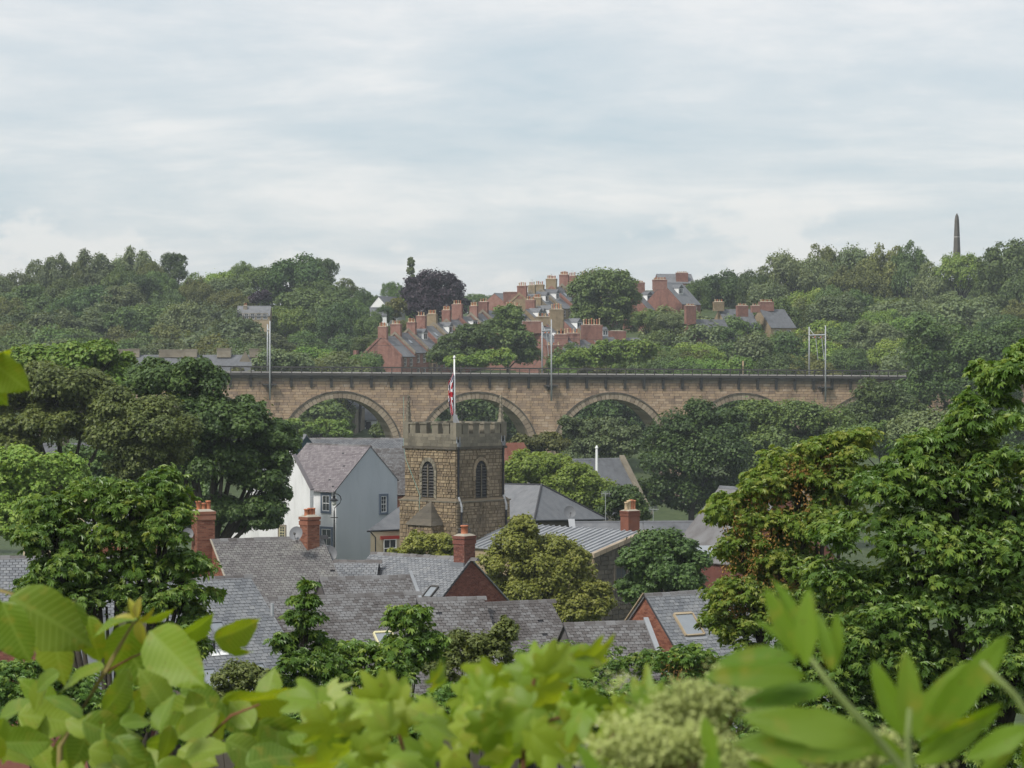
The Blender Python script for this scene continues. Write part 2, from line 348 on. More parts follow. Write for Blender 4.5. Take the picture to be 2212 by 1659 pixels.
S('lead_dark', [(0, (.13, .14, .155)), (1, (.2, .21, .225))], noise=1, namt=.7, rough=.5)
S('galv', [(0, (.30, .315, .33)), (1, (.40, .415, .425))], noise=1, rough=.45, spec=.5)
S('dish', [(0, (.13, .135, .145)), (1, (.18, .185, .195))], rough=.5)
S('pole_white', [(0, (.75, .75, .75)), (1, (.84, .84, .84))], rough=.35)
S('patina', [(0, (.16, .28, .24)), (1, (.24, .36, .31))], rough=.8)
S('flag_red', [(0, (.42, .018, .03)), (1, (.5, .03, .045))], rough=.8)
S('flag_white', [(0, (.72, .72, .75)), (1, (.8, .8, .82))], rough=.8)
S('flag_blue', [(0, (.012, .015, .06)), (1, (.02, .025, .085))], rough=.8)
S('rail_pale', [(0, (.40, .39, .36)), (1, (.55, .53, .5))], rough=.8, noise=.5)
S('ballast', [(0, (.12, .105, .09)), (1, (.2, .18, .15))], noise=3, namt=.9, rough=.95)
S('bark', [(0, (.03, .026, .02)), (.5, (.055, .047, .036)), (1, (.085, .075, .06))], noise=2.5, namt=.8, rough=.95, bump=.5, bscale=8)
S('twig', [(0, (.16, .13, .045)), (1, (.25, .20, .07))], rough=.7)
S('twig_brown', [(0, (.12, .05, .022)), (1, (.20, .09, .04))], rough=.7)
S('tarmac', [(0, (.045, .045, .047)), (1, (.065, .065, .066))], noise=1.5, namt=.8, rough=.95)
S('river', [(0, (.02, .024, .018)), (1, (.03, .034, .026))], rough=.08, spec=.5)
# ------------------------------------------------------------------ ground
PROF_D = [-200, -30, 0, 6, 14, 25, 36, 48, 58, 76, 88, 100, 130, 200, 260, 340, 440, 475, 500, 540, 580, 640, 720, 800, 1000, 1500, 2200, 2600]
PROF_Z = [30, 29, 28.35, 27.4, 24.5, 18, 12, 6.5, 3.2, 3.2, 6.5, 8.5, 9.2, 10, 8, 5.5, 5, 8, 14, 20, 26.5, 34.5, 47, 49, 46, 43, 40, 38]
def gz(x, y):
    z = np.interp(y, PROF_D, PROF_Z)
    far = np.clip((y - 560) / 160, 0, 1)
    z = z + far * (3.0 * np.cos((x - 95) / 60) - 7.0 * np.exp(-((x + 12) / 22) ** 2) * np.clip((y - 690) / 60, 0, 1))
    z = z + 0.35 * np.sin(x * 0.13 + 1.1) * np.sin(y * 0.09) * np.clip(y / 60, 0, 1)
    return z
ys = np.unique(np.concatenate([np.linspace(-200, -20, 6), np.linspace(-20, 110, 60), np.linspace(110, 900, 110), np.geomspace(900, 2600, 24)]))
xs = np.unique(np.concatenate([-np.geomspace(160, 1800, 14), np.linspace(-160, 160, 90), np.geomspace(160, 1800, 14)]))
GX, GY = np.meshgrid(xs, ys); GZ = gz(GX, GY)
V = np.stack([GX, GY, GZ], -1).reshape(-1, 3); nx = len(xs); ny = len(ys)
ii, jj = np.meshgrid(np.arange(nx - 1), np.arange(ny - 1)); b0 = (jj * nx + ii).ravel()
mobj("ground", np_mesh("ground", V, np.stack([b0, b0 + 1, b0 + nx + 1, b0 + nx], 1), [M['grass']], smooth=True), kind='structure')
mb = MB(); mb.poly([(-900, 57, 3.9), (900, 57, 3.9), (900, 77, 3.9), (-900, 77, 3.9)])
mb.top("river_water", M['river'], (0, 67, 3.9), kind='structure')
mb = MB()
for k in range(12):
    x0, x1 = -90 + k * 15, -75 + k * 15
    mb.poly([(x0, 180, gz(x0, 180) + .05), (x1, 180, gz(x1, 180) + .05), (x1, 187, gz(x1, 187) + .05), (x0, 187, gz(x0, 187) + .05)])
mb.top("street", M['tarmac'], (0, 183, 9.9), kind='structure')

# ------------------------------------------------------------------ railway viaduct
VYAW = R(12.0); vu = rot2(VYAW); vn = np.array((math.sin(VYAW), -math.cos(VYAW), 0.0))     # along, and outward to the viewer
V0 = P(735, 780, 442.0); V0[2] = 0                    # crown of the first full arch, on the face
def vz(u): return 29.05 - 0.0068 * u                  # top of railing along the viaduct
BAY, RAD, RING, DEPTH = 22.75, 9.15, 1.15, 8.0
CROWN = 5.05                                          # intrados crown below the railing top
U0, U1 = -48.0, 128.0
def VP(u, n, z): p = V0 + vu * u + vn * n; return np.array((p[0], p[1], z))
via = thing("railway_viaduct", VP(20, 0, 5), "long sandstone railway viaduct with round arches crossing the valley behind the church", "viaduct")
cent = [BAY * k for k in range(-2, 6)]
def intr(u):                                          # height of the opening above any u, None over a pier
    for c in cent:
        if abs(u - c) < RAD: return vz(c) - CROWN - RAD + math.sqrt(RAD ** 2 - (u - c) ** 2)
    return 2.0
us = [U0]
for c in cent:
    us += [c - RAD - 1e-3] + [c - RAD * math.cos(math.pi * k / 40) for k in range(1, 40)] + [c + RAD + 1e-3]
us = sorted(u for u in us + [U1] if U0 <= u <= U1)
mb = MB(); top_off = 1.75
for a, b in zip(us[:-1], us[1:]):
    za, zb = intr(a + 1e-4) if a in us else 2, intr(b - 1e-4)
    if abs(a - b) < 0.01: continue
    ta, tb = vz(a) - top_off, vz(b) - top_off
    fa, fb, ba, bb = (lambda u, z: VP(u, 0, z)), None, None, None
    pts = [VP(a, 0, za), VP(b, 0, zb), VP(b, -DEPTH, zb), VP(a, -DEPTH, za), VP(a, 0, ta), VP(b, 0, tb), VP(b, -DEPTH, tb), VP(a, -DEPTH, ta)]
    for q in ((0, 1, 5, 4), (3, 2, 1, 0), (2, 3, 7, 6)): mb.poly([pts[i] for i in q])
for c in cent:                                        # pier sides below the springing
    for u in (c - RAD, c + RAD):
        zs = vz(c) - CROWN - RAD; mb.poly([VP(u, 0, 2), VP(u, -DEPTH, 2), VP(u, -DEPTH, zs + .02), VP(u, 0, zs + .02)])
for u in (U0, U1): mb.poly([VP(u, 0, 2), VP(u, -DEPTH, 2), VP(u, -DEPTH, vz(u) - top_off), VP(u, 0, vz(u) - top_off)])
core = mb.part("wall_core", M['joint_dark'], via)
# ashlar courses on the face
items, rag = [], []
rr = random.Random(3)
CH = 0.43
for k in range(0, 56):
    zoff = top_off + .62 + CH * (k + .5)              # below the railing top
    u = U0 + rr.uniform(0, 1.2)
    while u < U1 - 1.6:
        w = rr.uniform(.7, 1.7) * (1.15 if k % 3 == 0 else 1)
        um = u + w / 2; z = vz(um) - zoff; ok = z > 3
        segs = [(u, u + w)]
        for c in cent:
            zc = vz(c) - CROWN - RAD; dz = z - zc
            if dz < RAD + RING:
                half = math.sqrt(max((RAD + RING - .15) ** 2 - (dz + CH / 2) ** 2, 0)) if dz > 0 else RAD
                new = []
                for a, b in segs:
                    if b <= c - half or a >= c + half: new.append((a, b)); continue
                    if a < c - half: new.append((a, c - half))
                    if b > c + half: new.append((c + half, b))
                segs = new
        if ok:
            for a, b in segs:
                if b - a < .12: continue
                pr = rr.uniform(.03, .085)
                items.append((VP((a + b) / 2, pr / 2 - .02, z), vu * (b - a - .035), np.array((0, 0, CH - .035)), vn * (pr + .04)))
        u += w
vis = [i for i in items]
pieces("stone_block", via, vis, M['stone_via'], focus=VP(36, 0, 24), bevel=.03, stuff="stone_courses")
# smooth band under the cornice
mb = MB(); u = U0
sitems = []
while u < U1 - 2:
    w = rr.uniform(1.2, 2.0)
    sitems.append((VP(u + w / 2, .0, vz(u) - top_off - .29), vu * (w - .03), np.array((0, 0, .58)), vn * .12)); u += w
pieces("frieze_block", via, sitems, M['stone_via_top'], limit=300, bevel=.02)
# arch rings
for c in cent[1:7]:
    zc = vz(c) - CROWN - RAD; n = 41
    for k in range(n):
        t0, t1 = math.pi * k / n + .004, math.pi * (k + 1) / n - .004
        if min(math.sin(t0), math.sin(t1)) < -.1: continue
        r0, r1 = RAD - .02, RAD + RING - .2
        mbv = MB(); q = []
        for n_ in (-.5, .11 + .03 * rr.random()):
            for (r_, t_) in ((r0, t0), (r1, t0), (r1, t1), (r0, t1)):
                q.append(VP(c - r_ * math.cos(t_), n_, zc + r_ * math.sin(t_)))
        mbv.hexa(q); mbv.part("voussoir", M['stone_ring'], via)
    mbv = MB()                                        # the thin hood over the ring
    ar = [math.pi * k / 48 for k in range(49)]
    for a, b in zip(ar[:-1], ar[1:]):
        q = []
        for n_ in (-.1, .26):
            for (r_, t_) in ((RAD + RING - .19, a), (RAD + RING + .02, a), (RAD + RING + .02, b), (RAD + RING - .19, b)):
                q.append(VP(c - r_ * math.cos(t_), n_, zc + r_ * math.sin(t_)))
        mbv.hexa(q)
    mbv.part("hood_moulding", M['stone_dark'], via)
    mbv = MB()                                        # brick-lined soffit
    for a, b in zip(ar[:-1], ar[1:]):
        mbv.poly([VP(c - (RAD - .03) * math.cos(a), -.5, zc + (RAD - .03) * math.sin(a)), VP(c - (RAD - .03) * math.cos(b), -.5, zc + (RAD - .03) * math.sin(b)),
                  VP(c - (RAD - .03) * math.cos(b), -DEPTH, zc + (RAD - .03) * math.sin(b)), VP(c - (RAD - .03) * math.cos(a), -DEPTH, zc + (RAD - .03) * math.sin(a))])
    mbv.part("soffit", M['stone_ring'], via)
def vrun(name, mat, n0, n1, d0, d1, step=8.0, parent=via):     # a bar running the whole viaduct
    m2 = MB(); u = U0
    while u < U1 - .1:
        v = min(u + step, U1); za, zb = vz(u), vz(v)
        m2.hexa([VP(u, n0, za - d1), VP(v, n0, zb - d1), VP(v, n1, zb - d1), VP(u, n1, za - d1), VP(u, n0, za - d0), VP(v, n0, zb - d0), VP(v, n1, zb - d0), VP(u, n1, za - d0)])
        u = v
    return m2.part(name, mat, parent)
vrun("cornice", M['stone_sooty'], -.3, .5, 1.42, 1.86)
vrun("cornice_lip", M['iron_dark'], -.1, .9, 1.0, 1.4)
vrun("deck", M['ballast'], -DEPTH + .2, -.32, 1.45, 1.74)
vrun("far_parapet", M['stone_far'], -DEPTH, -DEPTH + .18, .95, 1.6)
vrun("cable_trough", M['rail_pale'], -1.3, -.9, .78, 1.06)
vrun("rail", M['iron_dark'], .68, .80, -.06, .1); vrun("rail", M['iron_dark'], .70, .76, .40, .47); vrun("rail", M['iron_dark'], .70, .76, .78, .84)
for dd in (-3.0, -4.4): vrun("track_rail", M['iron_dark'], dd, dd + .08, 1.3, 1.44)
vrun("far_rail", M['iron_dark'], -DEPTH + .05, -DEPTH + .12, .1, .2)
post_me = None
mbp = MB(); mbp.box((0, 0, -.72), vu * .07, vn * .05, (0, 0, .68)); post_me = mbp.mesh("post", M['iron_dark'])
mbk = MB()
mbk.box((0, 0, -.2), vu * .24, vn * .42, (0, 0, .2)); mbk.prism([vn * .42 + np.array((0, 0, -.4)) - vu * .2, vn * -.24 + np.array((0, 0, -.4)) - vu * .2, vn * -.24 + np.array((0, 0, -2.05)) - vu * .2, vn * .02 + np.array((0, 0, -2.05)) - vu * .2, vn * .2 + np.array((0, 0, -1.1)) - vu * .2], vu * .4)
br_me = mbk.mesh("bracket", M['iron_dark'])
T = ORG[via.name]; u = U0 + .6; k = 0
while u < U1 - .5:
    if k % 2 == 0:
        o = mobj("bracket", br_me, via); o.location = tuple(VP(u, .25, vz(u) - 1.28) - T)
    o = mobj("post", post_me, via); o.location = tuple(VP(u, .74, vz(u) - .02) - T)
    u += 1.64; k += 1
# catenary portals
def mast(name_label, xn, ytn, ybn, xf, ytf, beam_y, arms):
    un = 0.0                                          # solve for the place along the viaduct under picture column xn
    def col(u, n): p = VP(u, n, 0); return CX + F * p[0] / p[1]
    lo, hi = U0, U1
    for _ in range(40):
        mid = (lo + hi) / 2
        if col(mid, .9) < xn: lo = mid
        else: hi = mid
    u = (lo + hi) / 2
    pn = VP(u, .95, 0); dn = pn[1]; pf = VP(u, -DEPTH + .6, 0)
    uf = u
    lo, hi = U0, U1
    for _ in range(40):
        mid = (lo + hi) / 2
        if col(mid, -DEPTH + .7) < xf: lo = mid
        else: hi = mid
    uf = (lo + hi) / 2
    pf = VP(uf, -DEPTH + .7, 0); df = pf[1]
    zt, zb, ztf = CZ - dn * (ytn - YH) / F, CZ - dn * (ybn - YH) / F, CZ - df * (ytf - YH) / F
    r = thing("catenary_mast", (pn[0], pn[1], zb), name_label, "mast", "overhead line masts on the viaduct")
    m2 = MB(); m2.tube([(pn[0], pn[1], zb), (pn[0], pn[1], (zb + zt) / 2), (pn[0], pn[1], zt)], [.15, .125, .1], 10); m2.part("near_post", M['galv'], r, True)
    m2 = MB(); m2.tube([(pf[0], pf[1], vz(uf) - 1.5), (pf[0], pf[1], ztf)], [.14, .11], 10); m2.part("far_post", M['galv'], r, True)
    zbr = vz(u) - 2.9
    m2 = MB(); m2.box(VP(u, .5, zbr), vu * 1.1, vn * .5, (0, 0, .12)); m2.box(VP(u, .35, zbr - .35), vu * .35, vn * .35, (0, 0, .3)); m2.part("footing_bracket", M['iron_dark'], r)
    if beam_y:
        z1, z2 = CZ - dn * (beam_y - YH) / F, CZ - df * (beam_y - YH) / F
        m2 = MB(); m2.tube([(pn[0], pn[1], z1), (pf[0], pf[1], z2 - .1)], .11, 8); m2.part("cross_beam", M['galv'], r)
        m2 = MB(); m2.tube([(pf[0], pf[1], ztf - .3), tuple(np.array((pf[0], pf[1], z2)) * .7 + np.array((pn[0], pn[1], z1)) * .3)], .05, 6); m2.part("stay", M['galv'], r)
        for t in ((.35, .72) if abs(xn - xf) > 8 else ()):
            q = np.array((pf[0], pf[1], z2)) * (1 - t) + np.array((pn[0], pn[1], z1)) * t
            m2 = MB(); m2.tube([q, q + (.15, 0, -.6), q + (.55, 0, -4.3)], [.09, .07, .05], 6); m2.tube([q + (-.45, 0, -.5), q + (.45, 0, -.45)], .07, 6); m2.part("drop_arm", M['galv'], r)
            m2 = MB(); m2.lathe(q + (.0, 0, -.55), [(.05, 0), (.16, .06), (.16, .2), (.05, .26)], 8); m2.part("insulator", M['pot'], r)
    return r
mast("pale steel pair of line posts standing close together above the first arch", 583, 693, 863, 578, 700, 712, 0)
mast("steel line portal rising over the spandrel between two full arches", 1191, 690, 866, 1171, 696, 713, 0)
mast("wide steel line portal above the half hidden arch by the trees", 1783, 703, 868, 1748, 706, 723, 0)
for kk, (yo, n_) in enumerate(((6.3, -2.7), (6.3, -5.2), (5.2, -2.7), (5.2, -5.2))):
    m2 = MB(); pts = []
    for i in range(45):
        u = U0 + (U1 - U0) * i / 44; sag = .35 * math.sin(math.pi * ((u + 10) % 48) / 48)
        pts.append(VP(u, n_, vz(u) + yo - 1.3 - sag))
    m2.tube(pts, .014, 5)
    m2.top("overhead_wire", M['iron_dark'], pts[0], "thin overhead wire strung along the viaduct between the masts", "wire", group="overhead wires over the viaduct")
# signal post beyond the railing
m2 = MB(); b_ = VP(0, 0, 0)
p = P(1605, 800, 468); m2.tube([p + (0, 0, -1.2), p + (0, 0, .9)], .06, 6); m2.box(p + (0, 0, 1.2), (.13, 0, 0), (0, .1, 0), (0, 0, .45))
m2.top("signal_post", M['pot_buff'], p + (0, 0, -1.2), "short yellowish signal post beside the far track", "signal")

# ------------------------------------------------------------------ church tower
TA = R(42.4); TW = 5.26
tc0 = P(985, 900, 200.0); tc0[2] = 0                  # nearest corner
tl = np.array((-math.cos(TA), math.sin(TA), 0)); tr_ = np.array((math.sin(TA), math.cos(TA), 0))   # along left face, along right face
nl, nr = -tr_, -tl                                     # outward normals of left and right faces
def Z(y, d=200.0): return CZ - d * (y - YH) / F
zt, zs1, zs2, zb = Z(914), Z(969), Z(1080), 8.5
tower = thing("church_tower", tc0 + (tl + tr_) * TW / 2 + (0, 0, zb), "square battlemented sandstone church tower with louvred bell openings and flagpole", "tower")
def tp(a, b, z, o=0.0):                               # a along left face, b along right face, in metres from the near corner
    p = tc0 + tl * a + tr_ * b; return np.array((p[0], p[1], z))
def tblock(m2, a0, a1, b0, b1, z0, z1): m2.hexa([tp(a0, b0, z0), tp(a1, b0, z0), tp(a1, b1, z0), tp(a0, b1, z0), tp(a0, b0, z1), tp(a1, b0, z1), tp(a1, b1, z1), tp(a0, b1, z1)])
m2 = MB(); tblock(m2, 0, TW, 0, TW, zs2, zs1); m2.part("belfry_core", M['rubble_joint'], tower)
m2 = MB(); tblock(m2, -.28, TW + .28, -.28, TW + .28, zb, zs2 - .12)
m2.hexa([tp(-.28, -.28, zs2 - .12), tp(TW + .28, -.28, zs2 - .12), tp(TW + .28, TW + .28, zs2 - .12), tp(-.28, TW + .28, zs2 - .12), tp(0, 0, zs2 + .12), tp(TW, 0, zs2 + .12), tp(TW, TW, zs2 + .12), tp(0, TW, zs2 + .12)])
m2.part("base_core", M['rubble_joint'], tower)
m2 = MB(); tblock(m2, -.16, TW + .16, -.16, TW + .16, zs1 - .08, zs1 + .1); m2.part("string_course", M['stone_dark'], tower)
m2 = MB(); tblock(m2, -.36, TW + .36, -.36, TW + .36, zs2 - .2, zs2 - .1); m2.part("string_course", M['ashlar_grey'], tower)
# parapet: wall with merlons on the four sides
PT, zc = .36, Z(938)
m2 = MB()
tblock(m2, -.08, TW + .08, -.08, PT, zs1 + .1, zc); tblock(m2, -.08, TW + .08, TW - PT, TW + .08, zs1 + .1, zc)
tblock(m2, -.08, PT, PT, TW - PT, zs1 + .1, zc); tblock(m2, TW - PT, TW + .08, PT, TW - PT, zs1 + .1, zc)
tblock(m2, PT, TW - PT, PT, TW - PT, zs1 + .1, zs1 + .5)
par = m2.part("parapet", M['ashlar_grey'], tower)
def merlons(pos, side):
    for a0, a1 in pos:
        m2 = MB(); h0, h1 = zc, zt - .12
        for lo_, hi_, z0, z1, e_ in ((a0, a1, h0, h1, 0), (a0 - .06, a1 + .06, h1, zt, .06)):
            if side == 'L': tblock(m2, lo_, hi_, -.08 - e_, PT + e_, z0, z1)
            if side == 'R': tblock(m2, -.08 - e_, PT + e_, lo_, hi_, z0, z1)
            if side == 'l': tblock(m2, lo_, hi_, TW - PT - e_, TW + .08 + e_, z0, z1)
            if side == 'r': tblock(m2, TW - PT - e_, TW + .08 + e_, lo_, hi_, z0, z1)
        m2.part("merlon", M['ashlar_grey'], tower)
pos = [(.62, 1.25), (1.75, 2.4), (2.95, 3.6), (4.1, 4.7)]
for s_ in 'LRlr': merlons(pos, s_)
for a, b in ((0, 0), (TW, 0), (0, TW), (TW, TW)):     # corner blocks and pinnacles
    m2 = MB(); ca = min(max(a, .18), TW - .18); cb = min(max(b, .18), TW - .18)
    tblock(m2, ca - .3, ca + .3, cb - .3, cb + .3, zc - .4, zt + .02); m2.part("corner_block", M['ashlar_grey'], tower)
    if (a, b) != (0, 0):
        m2 = MB(); c = tp(ca, cb, zt + .02); hgt = 1.75
        m2.lathe(c, [(.27, 0), (.27, .12), (.2, .16), (.05, hgt), (.12, hgt + .06), (.1, hgt + .18), (.02, hgt + .24)], 4)
        for k in range(1, 5):
            for q in range(4):
                w = math.pi / 2 * q; r_ = .22 - .035 * k
                m2.box(c + (r_ * math.cos(w), r_ * math.sin(w), .16 + k * .33), (.05, 0, 0), (0, .05, 0), (0, 0, .06))
        m2.part("pinnacle", M['ashlar_grey'], tower)
# parapet ashlar blocks
its = []
for (along, nrm, sd) in ((tl, nl, 0), (tr_, nr, 1)):
    for k in range(4):
        h = (zc - zs1 - .14) / 4; a = -.05 + (0.3 if k % 2 else 0)
        while a < TW - .05:
            w = rr.uniform(.5, .85); a1 = min(a + w, TW + .05)
            p = tc0 + along * ((a + a1) / 2) + nrm * .085; its.append((np.array((p[0], p[1], zs1 + .12 + h * (k + .5))), along * (a1 - a - .015), np.array((0, 0, h - .015)), nrm * .04)); a = a1
pieces("ashlar_block", tower, its, M['ashlar_grey'], limit=300)
# rubble stones with the openings kept clear
WINS = {0: (2.78, zs1 - 3.7, zs1 - 1.0, .62), 1: (2.62, zs1 - 3.75, zs1 - .95, .62)}
def rubble(side, along, nrm, z0, z1, off, A0, A1, nm, mat, foc, avoid=None, lim=150, hr=(.15, .31), wr=(.2, .58)):
    its = []; z = z0
    while z < z1 - .05:
        h = min(rr.uniform(*hr), z1 - z); a = A0
        while a < A1 - .04:
            w = rr.uniform(*wr); a1 = min(a + w, A1)
            if A1 - a1 < .14: a1 = A1
            zc_ = z + h / 2; skip = False
            if side in WINS and avoid:
                cw, wz0, wz1, hw = WINS[side]
                hw2 = hw + .22
                topz = wz1 + .3
                if wz0 - .18 < zc_ < topz:
                    lim_ = hw2 if zc_ < wz1 - .55 else hw2 * math.sqrt(max(1 - ((zc_ - wz1 + .55) / .95) ** 2, 0))
                    if a1 > cw - lim_ and a < cw + lim_:
                        if a < cw - lim_ - .1: a1 = cw - lim_
                        elif a1 > cw + lim_ + .1 and a >= cw - lim_: a = cw + lim_; 
                        else: skip = True
            if not skip and a1 - a > .06:
                edge = (a <= A0 + .01) or (a1 >= A1 - .01)
                pr = rr.uniform(.03, .09); tilt = rr.uniform(-.03, .03)
                p = tc0 + along * ((a + a1) / 2) + nrm * (off + pr / 2 - .03)
                its.append((np.array((p[0], p[1], zc_)), (along + np.array((0, 0, tilt))) * (a1 - a - .03), np.array((0, 0, h - rr.uniform(.02, .05))), nrm * (pr + .05)))
            a = a1
        z += h
    pieces("rubble_stone", tower, its, mat, limit=lim, focus=foc, bevel=.12, stuff=nm)
rubble(0, tl, nl, zs2 + .12, zs1 - .08, 0, 0, TW, "rubble_stones_belfry", M['rubble_sunlit'], tp(2.6, 0, zs1 - 2), True, 100)
rubble(1, tr_, nr, zs2 + .12, zs1 - .08, 0, 0, TW, "rubble_stones_belfry", M['rubble_shaded'], tp(0, 2.6, zs1 - 2), True, 100)
rubble(2, tl, nl, zb, zs2 - .2, .28, -.28, TW + .28, "rubble_stones_base", M['rubble_sunlit'], tp(2.6, 0, zs2 - 1.5), None, 50)
rubble(3, tr_, nr, zb, zs2 - .2, .28, -.28, TW + .28, "rubble_stones_base", M['rubble_shaded'], tp(0, 2.6, zs2 - 1.5), None, 50)
# pointed bell openings: dressed surround, flat black panel painting the recess's shade, mullion, louvres
def pointed(cw, z0, z1, hw, n=9):
    zs_ = z1 - hw * 1.35; pts = [(cw - hw, z0), (cw + hw, z0)]
    for k in range(n + 1): t = k / n; pts.append((cw + hw * (1 - t ** 1.7), zs_ + (z1 - zs_) * math.sin(t * math.pi / 2) ** .9))
    for k in range(n - 1, -1, -1): t = k / n; pts.append((cw - hw * (1 - t ** 1.7), zs_ + (z1 - zs_) * math.sin(t * math.pi / 2) ** .9))
    return pts
for side, (along, nrm) in enumerate(((tl, nl), (tr_, nr))):
    cw, z0, z1, hw = WINS[side]
    W_ = lambda a, z, o: tc0 * (1, 1, 0) + along * a + nrm * o + np.array((0, 0, z))
    win = None
    op = pointed(cw, z0, z1, hw); ou = pointed(cw, z0 - .12, z1 + .27, hw + .24)
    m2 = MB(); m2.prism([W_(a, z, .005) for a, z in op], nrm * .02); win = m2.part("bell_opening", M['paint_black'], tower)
    n_ = len(op)
    for k in range(n_):                               # surround built of dressed stones
        j = (k + 1) % n_
        if k == 0: continue
        segs = 6 if k in (1, n_ - 1) else 1
        for s_ in range(segs):
            t0, t1 = s_ / segs, (s_ + 1) / segs - (.03 if segs > 1 else .06)
            A_ = [np.array(op[k]) * (1 - t) + np.array(op[j]) * t for t in (t0, t1)]; B_ = [np.array(ou[k]) * (1 - t) + np.array(ou[j]) * t for t in (t0, t1)]
            m2 = MB(); q = []
            for o_ in (-.02, .12 + .02 * rr.random()): q += [W_(A_[0][0], A_[0][1], o_), W_(A_[1][0], A_[1][1], o_), W_(B_[1][0], B_[1][1], o_), W_(B_[0][0], B_[0][1], o_)]
            m2.hexa(q); m2.part("surround_stone", M['rubble_shaded' if side else 'ashlar_grey'], win)
    m2 = MB(); m2.box(W_(cw, z0 - .14, .08), along * (hw + .3), nrm * .12, (0, 0, .07)); m2.part("sill", M['stone_dark'], win)
    m2 = MB(); m2.box(W_(cw, (z0 + z1) / 2 - .1, .08), along * .06, nrm * .06, (0, 0, (z1 - z0) / 2 - .14)); m2.part("mullion", M['stone_dark'], win)
    zq = z0 + .12
    while zq < z1 - .25:
        t = max(0, (zq - (z1 - hw * 1.35)) / (hw * 1.35)); hww = hw * (1 - t ** 1.9) - .02
        for sgn in (-1, 1):
            a0, a1 = cw + sgn * .09, cw + sgn * hww
            if abs(a1 - a0) < .08: continue
            m2 = MB(); m2.box(W_((a0 + a1) / 2, zq, .06), along * abs(a1 - a0) / 2, nrm * .07 + np.array((0, 0, -.055)), nrm * .006 + np.array((0, 0, .012))); m2.part("louvre", M['iron_dark'], win)
        zq += .215
# stair projection with stone pyramid roof on the left face
sa, sh = 2.25, 1.35; z_ap, z_ev = Z(1080) - .1, Z(1135)
pb = lambda a, o, z: np.array((*(tc0 + tl * a + nl * o)[:2], z))
m2 = MB(); m2.hexa([pb(sa - sh + .12, .2, zb), pb(sa + sh - .12, .2, zb), pb(sa + sh - .12, 1.5, zb), pb(sa - sh + .12, 1.5, zb), pb(sa - sh + .12, .2, z_ev), pb(sa + sh - .12, .2, z_ev), pb(sa + sh - .12, 1.5, z_ev), pb(sa - sh + .12, 1.5, z_ev)])
st = m2.part("stair_turret", M['rubble_sunlit'], tower)
ncs = 8
for k in range(ncs):                                  # stepped courses of the stone roof
    t0, t1 = k / ncs, (k + 1) / ncs; h0, h1 = sh * (1 - t0), sh * (1 - t1) + .02
    z0, z1 = z_ev + (z_ap - z_ev) * t0, z_ev + (z_ap - z_ev) * t1; o0, o1 = .3 + 1.4 * (1 - t0), .3 + 1.4 * (1 - t1)
    m2 = MB(); m2.hexa([pb(sa - h0, .2, z0), pb(sa + h0, .2, z0), pb(sa + h0, o0, z0), pb(sa - h0, o0, z0), pb(sa - h1 - .04, .2, z1), pb(sa + h1 + .04, .2, z1), pb(sa + h1 + .04, o1 + .04, z1), pb(sa - h1 - .04, o1 + .04, z1)])
    m2.part("roof_course", M['stone_dark'], st)
its = []
for k in range(14):
    for al, nn, c0, wd in ((tl, nl, tc0 + tl * (sa - sh + .12) + nl * 1.5, 2 * sh - .24), (nl, nr, tc0 + tl * (sa - sh + .12) + nl * .2, 1.3)):
        a = 0
        while a < wd - .05:
            w = rr.uniform(.25, .55); a1 = min(a + w, wd); p = c0 + al * (a + a1) / 2 + nn * .02
            its.append((np.array((p[0], p[1], z_ev - .2 - k * .3)), al * (a1 - a - .03), np.array((0, 0, .27)), nn * .06)); a = a1
pieces("rubble_stone", st, its, M['rubble_sunlit'], limit=120, bevel=.1, stuff="rubble_stones")
# lead downpipes with hoppers
for a in (.12, TW - .28):
    m2 = MB(); q = lambda z, o: np.array((*(tc0 + tr_ * a + nr * o)[:2], z))
    m2.tube([q(zs1 + .1, .14), q(zs2 + .2, .14), q(zs2 - .5, .45), q(zb, .45)], .075, 8); dp = m2.part("downpipe", M['paint_black'], tower)
    m2 = MB(); m2.box(q(zs1 + .28, .16), tr_ * .13, nr * .1, (0, 0, .16)); m2.part("hopper", M['lead_dark'], dp)
    m2 = MB(); m2.box(q(zs1 + .62, .10), tr_ * .12, nr * .02, (0, 0, .2)); m2.part("outlet", M['paint_black'], dp)
    m2 = MB(); m2.box(q(zs1 + .62, .11) + tr_ * .16, tr_ * .03, nr * .04, (0, 0, .24)); m2.box(q(zs1 + .62, .11) - tr_ * .16, tr_ * .03, nr * .04, (0, 0, .24)); m2.part("lead_lining", M['lead'], dp)
    m2 = MB(); m2.tube([q(zs2 + .2, .16), q(zs2 - .52, .47), q(zs2 - .9, .47)], .085, 8); m2.part("lead_joint", M['lead'], dp)
m2 = MB(); c = tp(TW + .05, -.1, 0)
m2.tube([(c[0], c[1], zt + 1.9), (c[0], c[1], zs1), (*tp(TW - .2, -.12, 0)[:2], zs1 - .9), (*tp(TW - 1.7, -.14, 0)[:2], zs2 + .2), (*tp(TW - 1.9, -.42, 0)[:2], zs2 - .3), (*tp(TW - 1.9, -.42, 0)[:2], zs2 - 2)], .02, 6)
m2.part("lightning_strip", M['patina'], tower)
